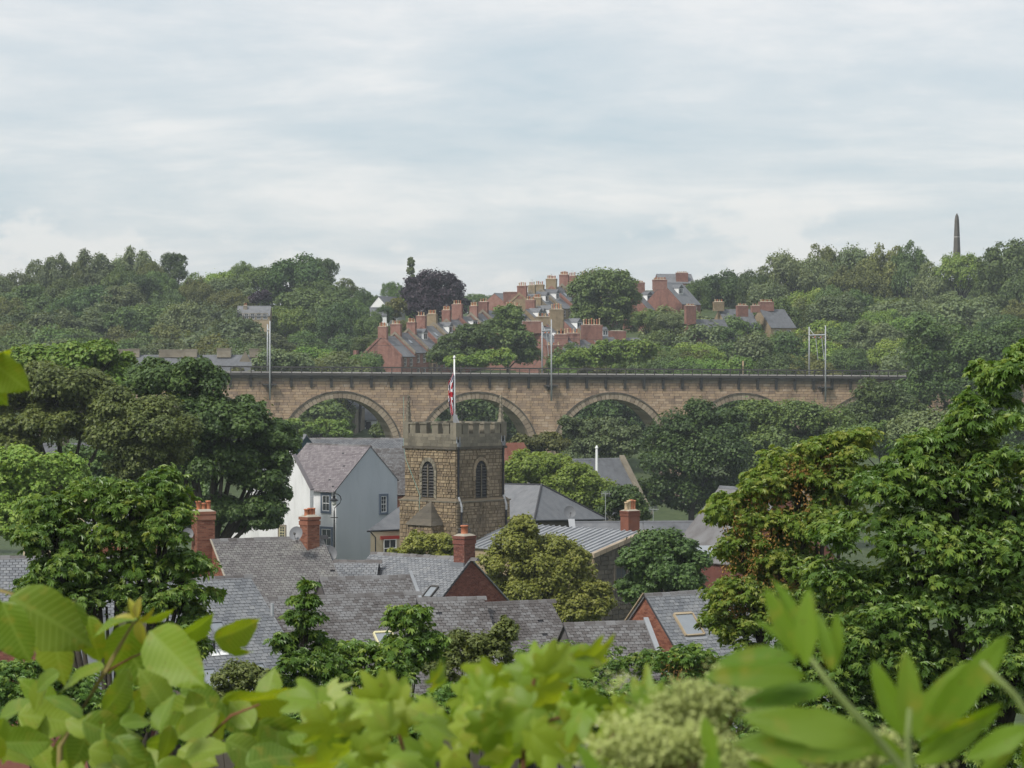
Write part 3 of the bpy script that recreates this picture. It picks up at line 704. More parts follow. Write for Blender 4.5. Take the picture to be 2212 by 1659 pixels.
# flagpole and limp flag: things of their own
fp = P(982, 905, 203.2); ztop = Z(775, 203.2)
pole = thing("flagpole", (fp[0], fp[1], zs1 + .5), "white flagpole standing on the church tower roof", "flagpole")
m2 = MB(); m2.tube([(fp[0], fp[1], zs1 + .5), (fp[0] - .02, fp[1], ztop)], [.085, .055], 10); m2.part("shaft", M['pole_white'], pole, True)
m2 = MB(); m2.lathe((fp[0] - .02, fp[1], ztop), [(.05, 0), (.09, .04), (.1, .12), (.06, .2), (.01, .26)], 10); m2.part("finial", M['pole_white'], pole, True)
m2 = MB(); zbk = Z(905, 203.2); m2.box((fp[0] + .05, fp[1] - .05, zbk), (.16, 0, 0), (0, .12, 0), (0, 0, .3)); m2.tube([(fp[0] + .1, fp[1] - .1, zbk + .3), (fp[0] + .33, fp[1] - .2, zbk - .3), (fp[0] + .36, fp[1] - .2, zbk - 1.3)], .06, 6); m2.part("tabernacle", M['lead'], pole)
m2 = MB(); m2.tube([(fp[0] + .55, fp[1] + .1, zbk - .4), (fp[0] + .55, fp[1] + .1, zbk + 1.4), (fp[0] + .1, fp[1], zbk + 1.4)], .02, 5); m2.part("stay", M['iron_dark'], pole)
NU, NV = 26, 46; z0f, z1f = Z(803, 203.2), Z(892, 203.2); VV, FF, MI = [], [], []
for j in range(NV + 1):
    t = j / NV; wd = .05 + .36 * min(1, t / .22) * (1 if t < .72 else max(.25, 1 - (t - .72) / .45)); 
    for i in range(NU + 1):
        s_ = i / NU; fold = .11 * math.sin(s_ * 15 + t * 3.1) * min(1, t * 5)
        VV.append((fp[0] - .05 - wd * (.15 + .85 * abs(math.sin(s_ * 3.6 + .2 + t * .7))) * min(1, s_ * 5), fp[1] - .02 + fold - .16 * s_, z0f + (z1f - z0f) * t - .25 * s_))
for j in range(NV):
    for i in range(NU):
        b = j * (NU + 1) + i; FF.append((b, b + 1, b + NU + 2, b + NU + 1))
        x, y = (i + .5) / NU * 2 - 1, (j + .5) / NV * 2 - 1         # union flag: x fly, y hoist
        c_ = 2
        d1, d2 = abs(x - y) / 1.414, abs(x + y) / 1.414
        if min(d1, d2) < .2: c_ = 1
        if min(d1, d2) < .09: c_ = 0
        if min(abs(x), abs(y)) < .24: c_ = 1
        if min(abs(x), abs(y)) < .15: c_ = 0
        MI.append(c_)
VV = np.array(VV) - np.array((fp[0], fp[1], z1f))
mobj("flag", np_mesh("flag", VV, FF, [M['flag_red'], M['flag_white'], M['flag_blue']], smooth=True, midx=MI), None, (fp[0], fp[1], z1f), label="red white and blue flag hanging limp from the tower flagpole", cat="flag")
# ------------------------------------------------------------------ houses
UZ = np.array((0, 0, 1.0))
class House: pass
def house(name, label, ridge, d, yaw, x2=None, L=None, wf=4.0, wb=4.0, pitch=40, pitchb=None, base=8.0, wall='brick_red', gl=None, gr=None, roof='slate_blue',
          slates=None, ridge_tiles=True, cat="house", group=None, verge=.1, eave=.18, slate_w=.27, gauge=.2, focus=None, slates_r=False, name_roof='roof_slope'):
    h = House(); a = R(yaw); h.ux = rot2(a); h.uf = np.array((math.sin(a), -math.cos(a), 0.0)); h.O = P(ridge[0], ridge[1], d)
    if L is None:
        t = (x2 - CX) / F; L = (t * d - h.O[0]) / (math.cos(a) - t * math.sin(a))
    h.L = L; h.tp = math.tan(R(pitch)); h.tb = math.tan(R(pitchb or pitch)); h.wf, h.wb = wf, wb
    pt = h.pt = lambda u, v, w=0.0: h.O + h.ux * u + h.uf * v + UZ * w
    c = pt(L / 2, 0); h.root = thing(name, (c[0], c[1], base), label, cat, group); h.base = base; h.ridge_z = h.O[2]
    bz = base - h.O[2]; th = .1
    prof = [(wf, bz), (wf, -wf * h.tp - th), (0, -th), (-wb, -wb * h.tb - th), (-wb, bz)]
    mb = MB()
    for u, sgn, mi in ((0, -1, 1), (L, 1, 2)):
        q = [pt(u, v, w) for v, w in prof]; mb.poly(q if sgn > 0 else q[::-1], mi)
    for (v0, w0), (v1, w1) in ((prof[0], prof[1]), (prof[3], prof[4])):
        mb.poly([pt(0, v0, w0), pt(L, v0, w0), pt(L, v1, w1), pt(0, v1, w1)], 0)
    h.wall = mb.part("wall", [M[wall], M[gl or wall], M[gr or wall]], h.root)
    h.slope = []
    for s_, w, tt in ((1, wf, h.tp), (-1, wb, h.tb)):
        mb = MB(); e_ = w + eave; q = []
        for o_ in (-th, -.025):
            q += [pt(-verge, 0, o_), pt(L + verge, 0, o_), pt(L + verge, s_ * e_, -e_ * tt + o_), pt(-verge, s_ * e_, -e_ * tt + o_)]
        mb.hexa(q); h.slope.append(mb.part(name_roof, M['slate_under'] if (slates and s_ == 1) else M[roof], h.root))
    if slates: slate_slope(h, 0, M[roof], wf + eave, slate_w, gauge, focus)
    if slates_r: slate_slope(h, 1, M[roof], wb + eave, slate_w, gauge, None, 300)
    if ridge_tiles:
        u = -verge
        m0 = M['slate_moss'] if slates else M['slate_far']
        if slates:
            while u < L + verge - .05:
                mb = MB(); w = .43; z_ = .035 + rr.uniform(-.012, .018)
                mb.prism([pt(u, .17, -.17 * h.tp + .02), pt(u, .05, z_ - .01), pt(u, 0, z_ + .02), pt(u, -.05, z_ - .01), pt(u, -.17, -.17 * h.tb + .02), pt(u, 0, -.1)], h.ux * (w - .012)); mb.part("ridge_tile", m0, h.root); u += w
        else:
            mb = MB(); mb.prism([pt(-verge, .16, -.16 * h.tp), pt(-verge, 0, .05), pt(-verge, -.16, -.16 * h.tb), pt(-verge, 0, -.1)], h.ux * (L + 2 * verge)); mb.part("ridge", m0, h.root)
    return h
def slate_slope(h, side, mat, e_, sw, g, focus, limit=300):
    s_, tt = ((1, h.tp), (-1, h.tb))[side]
    dn = h.uf * s_ - UZ * tt; sl = np.linalg.norm(dn) * e_; dn = dn / np.linalg.norm(dn); nn = np.cross(h.ux, dn) * -1
    if nn[2] < 0: nn = -nn
    items = []; n = int(sl / g)
    for i in range(n + 1):
        v = (i + .5) * g; u = -.1 - (sw / 2 if i % 2 else 0)
        while u < h.L + .1:
            u0, u1 = max(u, -.1), min(u + sw, h.L + .1); u += sw
            if u1 - u0 < .05: continue
            if rr.random() < .002: continue
            c = h.O + h.ux * (u0 + u1) / 2 + dn * (v + rr.uniform(-.012, .012)) + nn * (.008 + rr.uniform(0, .006))
            j = rr.gauss(0, .008); tl_ = .085 + rr.uniform(-.015, .02); y_ = dn - h.ux * j + nn * tl_; y_ /= np.linalg.norm(y_); x_ = h.ux + dn * j; x_ = x_ - y_ * x_.dot(y_); x_ /= np.linalg.norm(x_)
            items.append((c, x_ * (u1 - u0 - .024), y_ * (g * 1.16), np.cross(x_, y_) * (.022 if np.cross(x_, y_)[2] > 0 else -.022)))
    f_ = h.O + h.ux * h.L * .5 + dn * sl * .3 if focus is None else P(*focus)
    pieces("slate", h.slope[side], items, mat, limit=limit, focus=f_, stuff="slate_courses")
def bricks_on(parent, o, ux, uz, n, w, hgt, inside, mat, limit, focus=None, bl=.225, bh=.075):
    its = []; k = 0; z = 0
    while z < hgt - .02:
        u = -(bl / 2 if k % 2 else 0)
        while u < w - .02:
            u0, u1 = max(u, 0), min(u + bl, w); u += bl
            if u1 - u0 < .04: continue
            if inside is None or (inside(u0 + .02, z) and inside(u1 - .02, z) and inside(u0 + .02, z + bh) and inside(u1 - .02, z + bh)):
                its.append((o + ux * (u0 + u1) / 2 + uz * (z + bh / 2) + n * .004, ux * (u1 - u0 - .011), uz * (bh - .013), n * (.012 + rr.uniform(0, .004))))
        z += bh; k += 1
    pieces("brick", parent, its, mat, limit=limit, focus=focus, stuff="brick_courses")
def chimney(h, xc, ytop, ybot, d, w=.9, dep=.7, yaw=26, pots=2, mat='brick_red', pot='pot', bricks=False, pot_h=.4, pot_r=.12, cap=True, corbel=True, cement=True):
    a = R(yaw); ux = rot2(a); uf = np.array((math.sin(a), -math.cos(a), 0.0)); c = P(xc, ytop, d); zt = c[2]; zb = CZ - d * (ybot - YH) / F
    mb = MB(); mb.box((c[0], c[1], (zt + zb) / 2), ux * w / 2, uf * dep / 2, (0, 0, (zt - zb) / 2))
    ch = mb.part("chimney", M['mortar'] if bricks else M[mat], h.root)
    if corbel:
        mb = MB(); mb.box((c[0], c[1], zt - .3), ux * (w / 2 + .04), uf * (dep / 2 + .04), (0, 0, .1)); mb.box((c[0], c[1], zt - .07), ux * (w / 2 + .05), uf * (dep / 2 + .05), (0, 0, .07)); mb.part("oversailing_course", M[mat], ch)
    if cement:
        mb = MB(); mb.hexa([c - ux * (w / 2 + .03) - uf * (dep / 2 + .03), c + ux * (w / 2 + .03) - uf * (dep / 2 + .03), c + ux * (w / 2 + .03) + uf * (dep / 2 + .03), c - ux * (w / 2 + .03) + uf * (dep / 2 + .03)] +
                 [c - ux * w * .3 - uf * dep * .3 + UZ * .1, c + ux * w * .3 - uf * dep * .3 + UZ * .1, c + ux * w * .3 + uf * dep * .3 + UZ * .1, c - ux * w * .3 + uf * dep * .3 + UZ * .1]); mb.part("flaunching", M['cement'], ch)
    if bricks:
        for o, al, n, wd in ((c - ux * w / 2 + uf * dep / 2, ux, uf, w), (c - ux * w / 2 - uf * dep / 2, uf, -ux, dep), (c + ux * w / 2 - uf * dep / 2, uf, ux, dep)):
            o = np.array((o[0], o[1], zb)); 
            if n[1] > 0.05: continue
            bricks_on(ch, o, al, UZ, n, wd, zt - zb, None, M[mat], 150)
    for k in range(pots):
        t = (k + .5) / pots - .5; q = c + ux * (w * .86 * t) + UZ * .03
        hh = pot_h * rr.uniform(.85, 1.15)
        mb = MB(); mb.lathe(q, [(pot_r, 0), (pot_r * .86, hh * .12), (pot_r * .82, hh * .82), (pot_r * 1.02, hh * .86), (pot_r * 1.02, hh * .97), (pot_r * .8, hh), (pot_r * .55, hh * .98)], 10)
        mb.part("chimney_pot", M[pot if not isinstance(pot, (list, tuple)) else pot[k % len(pot)]], ch, True)
    return ch
def window(parent, c, ux, n, w, hgt, frame='paint_white', surround=None, bars=(1, 1), sw=.16, pane='glass', sill=None):
    """sash window: raised surround, frame, dark pane, glazing bars"""
    c = np.asarray(c, float)
    mb = MB(); mb.box(c + n * .012, ux * w / 2, n * .01, UZ * hgt / 2); win = mb.part("window", M[pane], parent)
    if surround:
        for dx, dz, ww, hh in ((-(w + sw) / 2, 0, sw, hgt + 2 * sw), ((w + sw) / 2, 0, sw, hgt + 2 * sw), (0, (hgt + sw) / 2, w, sw), (0, -(hgt + sw) / 2, w, sw)):
            mb = MB(); mb.box(c + ux * dx + UZ * dz + n * .045, ux * ww / 2, n * .05, UZ * hh / 2); mb.part("surround", M[surround], win)
    fw = min(.06, w * .09); mb = MB()
    for dx, dz, ww, hh in ((-(w - fw) / 2, 0, fw, hgt), ((w - fw) / 2, 0, fw, hgt), (0, (hgt - fw) / 2, w - 2 * fw, fw), (0, -(hgt - fw) / 2, w - 2 * fw, fw * 1.2), (0, 0, w - 2 * fw, fw)):
        mb.box(c + ux * dx + UZ * dz + n * .04, ux * ww / 2, n * .022, UZ * hh / 2)
    mb.part("frame", M[frame], win)
    mb = MB()
    for i in range(bars[0]):
        x = w * ((i + 1) / (bars[0] + 1) - .5); mb.box(c + ux * x + n * .033, ux * .014, n * .012, UZ * (hgt / 2 - fw))
    for j in range(bars[1]):
        for s_ in (-1, 1): mb.box(c + UZ * s_ * hgt / 4 * (1 if bars[1] == 1 else .5 + j) + n * .031, ux * (w / 2 - fw), n * .011, UZ * .013)
    if bars != (0, 0): mb.part("glazing_bars", M[frame], win)
    if sill:
        mb = MB(); mb.box(c - UZ * (hgt / 2 + .07) + n * .09, ux * (w / 2 + .1), n * .09, UZ * .05); mb.part("sill", M[sill], win)
    return win
def skylight(h, px, w=.75, l=1.0, frame='stone_cream', side=0):
    """roof window lying on the front slope under picture point px"""
    s_, tt = 1, h.tp; dn = h.uf - UZ * tt; dn /= np.linalg.norm(dn); nn = np.cross(dn, h.ux); nn = nn if nn[2] > 0 else -nn
    ray = P(px[0], px[1], 1.0) - np.array((0, 0, CZ)); o = np.array((0, 0, CZ)); t = np.dot(h.O - o, nn) / np.dot(ray, nn); c = o + ray * t
    mb = MB(); mb.box(c + nn * .06, h.ux * (w / 2 - .05), dn * (l / 2 - .05), nn * .02); sk = mb.part("skylight", M['glass_sky'], h.root)
    mb = MB()
    for q, ax, ay in ((-h.ux * w / 2, h.ux * .03, dn * l / 2), (h.ux * w / 2, h.ux * .03, dn * l / 2), (dn * l / 2, h.ux * (w / 2 - .03), dn * .03), (-dn * l / 2, h.ux * (w / 2 - .03), dn * .05)): mb.box(c + q + nn * .06, ax, ay, nn * .06)
    mb.part("frame", M[frame], sk)
    mb = MB(); mb.box(c + dn * (l / 2 + .13) + nn * .03, h.ux * (w / 2 + .08), dn * .08, nn * .012); mb.part("flashing", M['lead'], sk)
def on_slope(h, px):
    dn = h.uf - UZ * h.tp; dn /= np.linalg.norm(dn); nn = np.cross(dn, h.ux); nn = nn if nn[2] > 0 else -nn
    ray = P(px[0], px[1], 1.0) - np.array((0, 0, CZ)); o = np.array((0, 0, CZ)); return o + ray * (np.dot(h.O - o, nn) / np.dot(ray, nn)), nn, dn
def flashing(h, u, v1, w=.16, v0=0.0, mat='lead', lift=.03):
    mb = MB(); q = []
    for o_ in (0, lift): q += [h.pt(u - w / 2, v0, -v0 * h.tp + o_), h.pt(u + w / 2, v0, -v0 * h.tp + o_), h.pt(u + w / 2, v1, -v1 * h.tp + o_), h.pt(u - w / 2, v1, -v1 * h.tp + o_)]
    mb.hexa(q); mb.part("verge_flashing", M[mat], h.root)
def gable_bricks(h, side, mat, limit=300, focus=None):
    """lay bricks on the left (0) or right (1) gable above the eaves level and some way below"""
    lo = -max(h.wf * h.tp, h.wb * h.tb) - 1.6; n = -h.ux if side == 0 else h.ux
    u = 0 if side == 0 else h.L; o = h.pt(u, -h.wb, lo); w = h.wf + h.wb
    def inside(v, z):
        vv = v - h.wb; zz = z + lo
        return zz < -.13 - (vv * h.tp if vv > 0 else -vv * h.tb)
    bricks_on(h.wall, o, h.uf, UZ, n, w, -lo, inside, mat, limit, focus)
def dish(c, facing, r, label, post=None):
    c = np.asarray(c, float); f_ = np.asarray(facing, float); f_ /= np.linalg.norm(f_)
    a = np.cross(f_, UZ); a /= np.linalg.norm(a); b = np.cross(a, f_)
    root = thing("satellite_dish", c, label, "satellite dish", "satellite dishes on the roofs")
    V_, F_ = [], []; nr_, ns = 5, 20
    for i in range(nr_ + 1):
        rr_ = r * i / nr_
        for k in range(ns): w = 2 * math.pi * k / ns; V_.append(c + a * rr_ * math.cos(w) + b * rr_ * 1.08 * math.sin(w) + f_ * (.22 * rr_ * rr_ / r))
    for i in range(nr_):
        for k in range(ns): q = (k + 1) % ns; F_.append((i * ns + k, i * ns + q, (i + 1) * ns + q, (i + 1) * ns + k))
    mobj("reflector", np_mesh("reflector", np.array(V_) - c, F_, [M['dish']], smooth=True), root)
    mb = MB(); mb.tube([c - b * r, c + f_ * r * .9 - b * r * .35], .014, 5); mb.box(c + f_ * r * .9 - b * r * .3, a * .04, f_ * .06, b * .04); mb.part("feed_arm", M['iron_dark'], root)
    mb = MB(); mb.tube([c - f_ * .02, c - f_ * .14, c - f_ * .14 - UZ * (post or .5)], .025, 6); mb.part("bracket", M['iron_dark'], root)
def aerial(p, hgt, label, el=7):
    p = np.asarray(p, float); root = thing("television_aerial", p, label, "aerial", "television aerials on chimneys")
    mb = MB(); mb.tube([p, p + (0, 0, hgt)], .022, 5); mb.part("pole", M['galv'], root)
    mb = MB(); mb.tube([p + (-.35, .1, hgt - .1), p + (.45, -.1, hgt - .1)], .014, 5)
    for k in range(el): x = -.3 + .7 * k / el; mb.tube([p + (x, .1, hgt - .32), p + (x, .1, hgt + .12)], .01, 4)
    mb.part("antenna", M['galv'], root)

# ---- the slate roofs and brick chimneys this side of the church
hA = house("brick_house", "brick house with brown slate roof and a tall brick chimney at each end", (460, 1166), 130, 26, x2=692, wf=5.2, wb=4, pitch=40, base=8.5, roof='slate_brown', slates=True, gauge=.155, slate_w=.23, focus=(580, 1230, 129))
gable_bricks(hA, 0, M['brick_red'], 300, hA.pt(0, 1.2, -1.2))
chimney(hA, 439, 1104, 1330, 130.3, .88, .8, 26, 3, bricks=True, pot_h=.42, pot_r=.13)
chimney(hA, 669, 1116, 1240, 131.8, .72, .62, 42, 3, bricks=True, pot_h=.42, pot_r=.12)
mb = MB(); q0 = hA.pt(-.11, .0, -.02); mb.prism([hA.pt(-.16, 0, .0), hA.pt(-.08, 0, .0), hA.pt(-.08, 5.2, -5.2 * hA.tp), hA.pt(-.16, 5.2, -5.2 * hA.tp)], UZ * .05); mb.part("verge_pointing", M['cement'], hA.root)
dish(P(406, 1153, 130.0), (.25, -1, .35), .26, "grey satellite dish beside the taller left brick chimney", .5)
dish(P(640, 1153, 130.5), (-.2, -1, .45), .33, "grey satellite dish seen edge-on behind the slate ridge", .4)
dish(P(712, 1196, 132.0), (.15, -1, .25), .36, "dark satellite dish in front of the white house wall", .5)
hB = house("brick_house", "brick gabled house with grey slate roof, chimney rising flush from its gable", (806, 1194), 136.6, -38, x2=1017, wf=4.1, wb=4.4, pitch=37, base=8.5, wall='brick_dark', roof='slate_blue', slates=True, gauge=.16, slate_w=.24, focus=(900, 1235, 133))
gable_bricks(hB, 1, M['brick_dark'], 300, hB.pt(hB.L, 0, -2))
cB = hB.pt(hB.L - .36, .05); chimney(hB, CX + F * cB[0] / cB[1], 1157, 1240, cB[1], .66, .85, -38, 1, mat='brick_dark', bricks=True, pot_h=.42, pot_r=.2)
mb = MB(); mb.box(hB.pt(hB.L - .42, .52, -.35), hB.ux * .42, hB.uf * .05, UZ * .16); mb.part("lead_apron", M['lead_dark'], hB.root)
p = P(1003, 1146, 135.5); mb = MB(); mb.box(p, (.3, 0, 0), (0, .2, 0), (0, 0, .1)); mb.box(p + (.05, 0, .2), (.18, 0, 0), (0, .15, 0), (0, 0, .12)); mb.part("chimney_cowl", M['iron_dark'], hB.root)
skylight(hB, (931, 1281), .5, .8, 'iron_dark')
hB2 = house("slate_house", "low slate roof linking the brown roof to the grey gabled one", (700, 1211), 135, -4, x2=815, wf=4, wb=2, pitch=40, base=9, roof='slate_blue', slates=True, gauge=.16, slate_w=.24, focus=(760, 1225, 135))
hJ = house("roof_wing", "dark brown slate wing with pale flashing against the grey roof", (694, 1249), 127.3, 22, x2=886, wf=2.3, wb=1.2, pitch=40, base=10, gl='slate_moss', roof='slate_moss', slates=True, gauge=.155, slate_w=.23, focus=(800, 1260, 127), cat="house")
flashing(hJ, hJ.L + .05, 2.4, .16, -.1, 'lead', .14)
hC = house("slate_house", "house with large blue grey slate roof, black vent pipes and a roof window", (300, 1256), 105, 36, x2=534, wf=8.2, wb=4, pitch=38, base=8, wall='stone_dark', roof='slate_blue', slates=True, gauge=.175, slate_w=.26, focus=(530, 1330, 104.5))
for px, lab in (((462, 1412), 'a'), ((482, 1410), 'b')):
    c, nn, dn = on_slope(hC, px); mb = MB(); mb.tube([c, c + UZ * .5], .055, 8); vp = mb.part("vent_pipe", M['paint_black'], hC.root)
    mb = MB(); mb.box(c + nn * .03, hC.ux * .17, dn * .16, nn * .02); mb.tube([c, c + UZ * .1], .08, 8); mb.part("collar", M['paint_white'], vp)
c, nn, dn = on_slope(hC, (588, 1330)); mb = MB(); mb.tube([c, c + UZ * .48], .07, 8); mb.part("flue_pipe", M['galv'], hC.root)
skylight(hC, (474, 1366), .62, 1.0, 'lead_dark'); skylight(hC, (562, 1458), .7, 1.1, 'lead_dark'); skylight(hC, (456, 1470), .7, 1.1, 'lead_dark')
hD = house("slate_house", "low house with moss streaked slate roof joining the blue slate roof", (540, 1294), 111.5, 25, x2=893, wf=5.6, wb=3, pitch=37, base=8, wall='stone_dark', roof='slate_moss', slates=True, gauge=.165, slate_w=.25, focus=(790, 1320, 109))
skylight(hD, (835, 1390), .8, 1.2, 'paint_cream')
hE = house("slate_house", "slate roofed house with light mortar joints between its ridge tiles", (905, 1294), 112, 18, x2=1040, wf=5.0, wb=3, pitch=38, base=8, wall='stone_dark', roof='slate_moss', slates=True, gauge=.165, slate_w=.25, focus=(990, 1325, 112))
hF = house("slate_house", "slate house with dark ridge whose roof ends in a sloping verge by the yellowish tree", (1046, 1303), 113.5, 26, x2=1184, wf=4.6, wb=3.4, pitch=38, base=8, wall='stone_dark', roof='slate_moss', slates=True, gauge=.165, slate_w=.25, focus=(1140, 1330, 113))
hG = house("slate_house", "low slate roof with stepped white flashing meeting a brick gable", (1222, 1347), 107, 16, x2=1392, wf=4.2, wb=2.6, pitch=37, base=8, gl='slate_moss', roof='slate_moss', slates=True, gauge=.165, slate_w=.25, focus=(1320, 1365, 107))
flashing(hG, hG.L + .08, 3.6, .2, -.05, 'lead', .12)
hH = house("brick_house", "orange brick gabled house with slate roof and one large roof window", (1396, 1284), 111, 34, x2=1640, wf=5.0, wb=2.5, pitch=44, base=8, roof='slate_blue', slates=True, gauge=.175, slate_w=.26, focus=(1460, 1320, 111))
gable_bricks(hH, 0, M['brick_red'], 300, hH.pt(0, 1, -1.3))
mb = MB(); mb.prism([hH.pt(-.18, 0, .02), hH.pt(-.1, 0, .02), hH.pt(-.1, -2.7, -2.7 * hH.tb + .02), hH.pt(-.18, -2.7, -2.7 * hH.tb + .02)], UZ * .06); mb.part("verge_board", M['stone_cream'], hH.root)
skylight(hH, (1487, 1351), .95, 1.15)
hL = house("slate_house", "pale slate roof peeping out behind the leafy sycamore", (-60, 1204), 118, 10, x2=330, wf=5, wb=3, pitch=38, base=8, roof='slate_blue', slates=True, gauge=.175, slate_w=.26, focus=(45, 1230, 118))
hW = house("brick_house", "red brick gable wall low down behind the elm leaves", (40, 1352), 98, 68, L=6, wf=3, wb=3, pitch=44, base=8, wall='brick_dark', roof='slate_blue')
gable_bricks(hW, 0, M['brick_dark'], 300, hW.pt(0, 0, -1.2))
mb = MB(); mb.prism([hW.pt(-.16, 0, .02), hW.pt(-.1, 0, .02), hW.pt(-.1, 3.1, -3.1 * hW.tp + .02), hW.pt(-.16, 3.1, -3.1 * hW.tp + .02)], UZ * .1); mb.part("bargeboard", M['paint_white'], hW.root)

# ---- white and blue house beside the tower
hK = house("rendered_house", "rendered house with white front, blue grey gable and purple slate roof", (664, 958), 240, -46, x2=800, wf=3.85, wb=3.1, pitch=43, base=9, wall='render_white', gr='render_blue', gl='render_white', roof='slate_purple', slates=True, gauge=.19, slate_w=.28, verge=.06, focus=(740, 1000, 238))
def wall_hit(h, side, px):
    if side == 'F': o, n = h.pt(0, h.wf), h.uf
    elif side == 'R': o, n = h.pt(h.L, 0), h.ux
    else: o, n = h.pt(0, 0), -h.ux
    ray = P(px[0], px[1], 1.0) - np.array((0, 0, CZ)); c0 = np.array((0, 0, CZ)); return c0 + ray * (np.dot(o - c0, n) / np.dot(ray, n)), n
c, n = wall_hit(hK, 'F', (705, 1087)); window(hK.root, c, hK.ux, n, .95, 1.35, surround='paint_slate', bars=(1, 0), sw=.2)
c, n = wall_hit(hK, 'F', (706, 1161)); window(hK.root, c, hK.ux, n, 1.25, 1.45, surround='paint_slate', bars=(1, 0), sw=.2)
c, n = wall_hit(hK, 'R', (828, 1089)); window(hK.root, c, hK.uf, n, .62, 1.4, surround='paint_slate', bars=(1, 1), sw=.2)
mb = MB(); mb.box(hK.pt(hK.L * .5, hK.wf + .2, -(hK.wf + .2) * hK.tp - .06), hK.ux * (hK.L / 2), hK.uf * .06, UZ * .05); mb.part("gutter", M['iron_dark'], hK.root)
hM = house("rendered_house", "white rendered gable house standing behind the big dark tree", (622, 962), 229, 58, L=.5, wf=2.3, wb=6, pitch=57, pitchb=45, base=9, wall='render_white', roof='slate_purple', verge=.02, eave=.05)
c, n = wall_hit(hM, 'L', (610, 1149)); window(hM.root, c, -hM.uf, n, .55, .95, frame='paint_cream', surround='stone_far', bars=(1, 1), sw=.14)
mb = MB(); q = hM.pt(-.08, 2.5, -2.5 * hM.tp); mb.tube([q + (0, 0, -.4), q + (0, 0, -2.2), q + (.1, 0, -4.6)], .05, 6); mb.part("downpipe", M['galv'], hM.root)
hT = house("slate_house", "slate house with dark teal boarded gable above the white walls", (598, 937), 246, -48, x2=662, wf=3.4, wb=1.5, pitch=46, base=12, wall='render_white', gr='paint_teal', roof='slate_blue', verge=.04)
chimney(hT, 612, 945, 985, 243, .8, .6, -48, 0, cement=False)
hN = house("slate_house", "long grey slate roof ridge running behind the purple roof", (655, 947), 254, 1, x2=900, wf=6.8, wb=4, pitch=37, base=9, roof='slate_far', slates=True, gauge=.175, slate_w=.26, focus=(800, 965, 252))
skylight(hN, (859, 1003), .9, 1.3, 'paint_white')
hN2 = house("slate_house", "lichen speckled slate roof slope between blue gable and tower", (770, 970), 243, 30, x2=905, wf=4.2, wb=3, pitch=42, base=9, roof='slate_moss', slates=True, gauge=.175, slate_w=.26, ridge_tiles=False, focus=(840, 1020, 241))
# cream house with hipped slate roof
cr = thing("cream_house", P(850, 1215, 212), "cream rendered house with hipped slate roof at the tower foot", "house")
e0, e1, e2 = P(793, 1147, 211), P(880, 1143, 213), P(960, 1143, 226); ap0, ap1 = P(884, 1078, 217), P(930, 1078, 224); e3 = P(830, 1143, 226)
mb = MB(); mb.poly([e0, e1, ap0]); mb.poly([e1, e2, ap1, ap0]); mb.poly([e3, e0, ap0, ap1])
rf = mb.part("roof", M['slate_far'], cr)
mb = MB(); mb.prism([e0 + (.25, .1, -.08), e1 + (0, .25, -.08), e2 + (0, 0, -.08), e3 + (.2, 0, -.08)], (0, 0, -9)); mb.part("wall", M['render_cream'], cr)
mb = MB(); mb.tube([e0 + (0, 0, -.03), e1 + (0, 0, -.03)], .07, 6); mb.part("gutter", M['paint_black'], cr)
mb = MB(); q = e0 + (.3, .03, 0); mb.tube([q + (-.1, 0, 0), q + (.35, 0, -.5), q + (.37, 0, -4)], .05, 6); mb.part("downpipe", M['paint_black'], cr)
dv = (e1 - e0); dv[2] = 0; dv /= np.linalg.norm(dv); nv = np.array((dv[1], -dv[0], 0)); base_ = e0 + (.25, .1, 0)
cw_ = base_ + dv * 1.75; window(cr, np.array((cw_[0], cw_[1], Z(1186, 211))), dv, nv, 1.15, 1.4, bars=(1, 0))
mb = MB(); mb.box(np.array((cw_[0], cw_[1], Z(1163, 211))) + nv * .03, dv * .85, nv * .04, UZ * .13); mb.part("lintel", M['paint_red'], cr)
# ---- street lamp
lp = P(722, 1250, 207); lamp = thing("street_lamp", (lp[0], lp[1], gz(lp[0], lp[1])), "dark swan necked street lamp in front of the white wall", "street lamp")
zz = lambda y: CZ - 207 * (y - YH) / F; k_ = 207 / F
mb = MB(); mb.tube([(lp[0], lp[1], gz(lp[0], lp[1])), (lp[0], lp[1], zz(1140)), (lp[0], lp[1], zz(1104))], [.09, .055, .05], 8); mb.part("column", M['paint_black'], lamp)
sw = [(722, 1104), (723, 1097), (728, 1092), (734, 1087), (737, 1079), (735, 1072), (729, 1067), (722, 1066)]
mb = MB(); mb.tube([(P(x, y, 207)) for x, y in sw], .04, 6); mb.part("swan_neck", M['paint_black'], lamp)
mb = MB(); mb.tube([P(714, 1118, 207), P(730, 1118, 207)], .04, 6); mb.part("ladder_bar", M['paint_black'], lamp)
q = P(721.5, 1066, 207); mb = MB(); mb.lathe(q, [(.02, .15), (.05, 0), (.05, -.15), (.13, -.2), (.12, -.35), (.17, -.38), (.33, -.5), (.3, -.56), (.05, -.57)], 12); mb.part("hood", M['paint_black'], lamp)
mb = MB(); mb.lathe(q, [(.2, -.575), (.19, -.75), (.12, -.9), (.02, -.94)], 12); mb.part("lantern_glass", M['lamp_glass'], lamp, True)

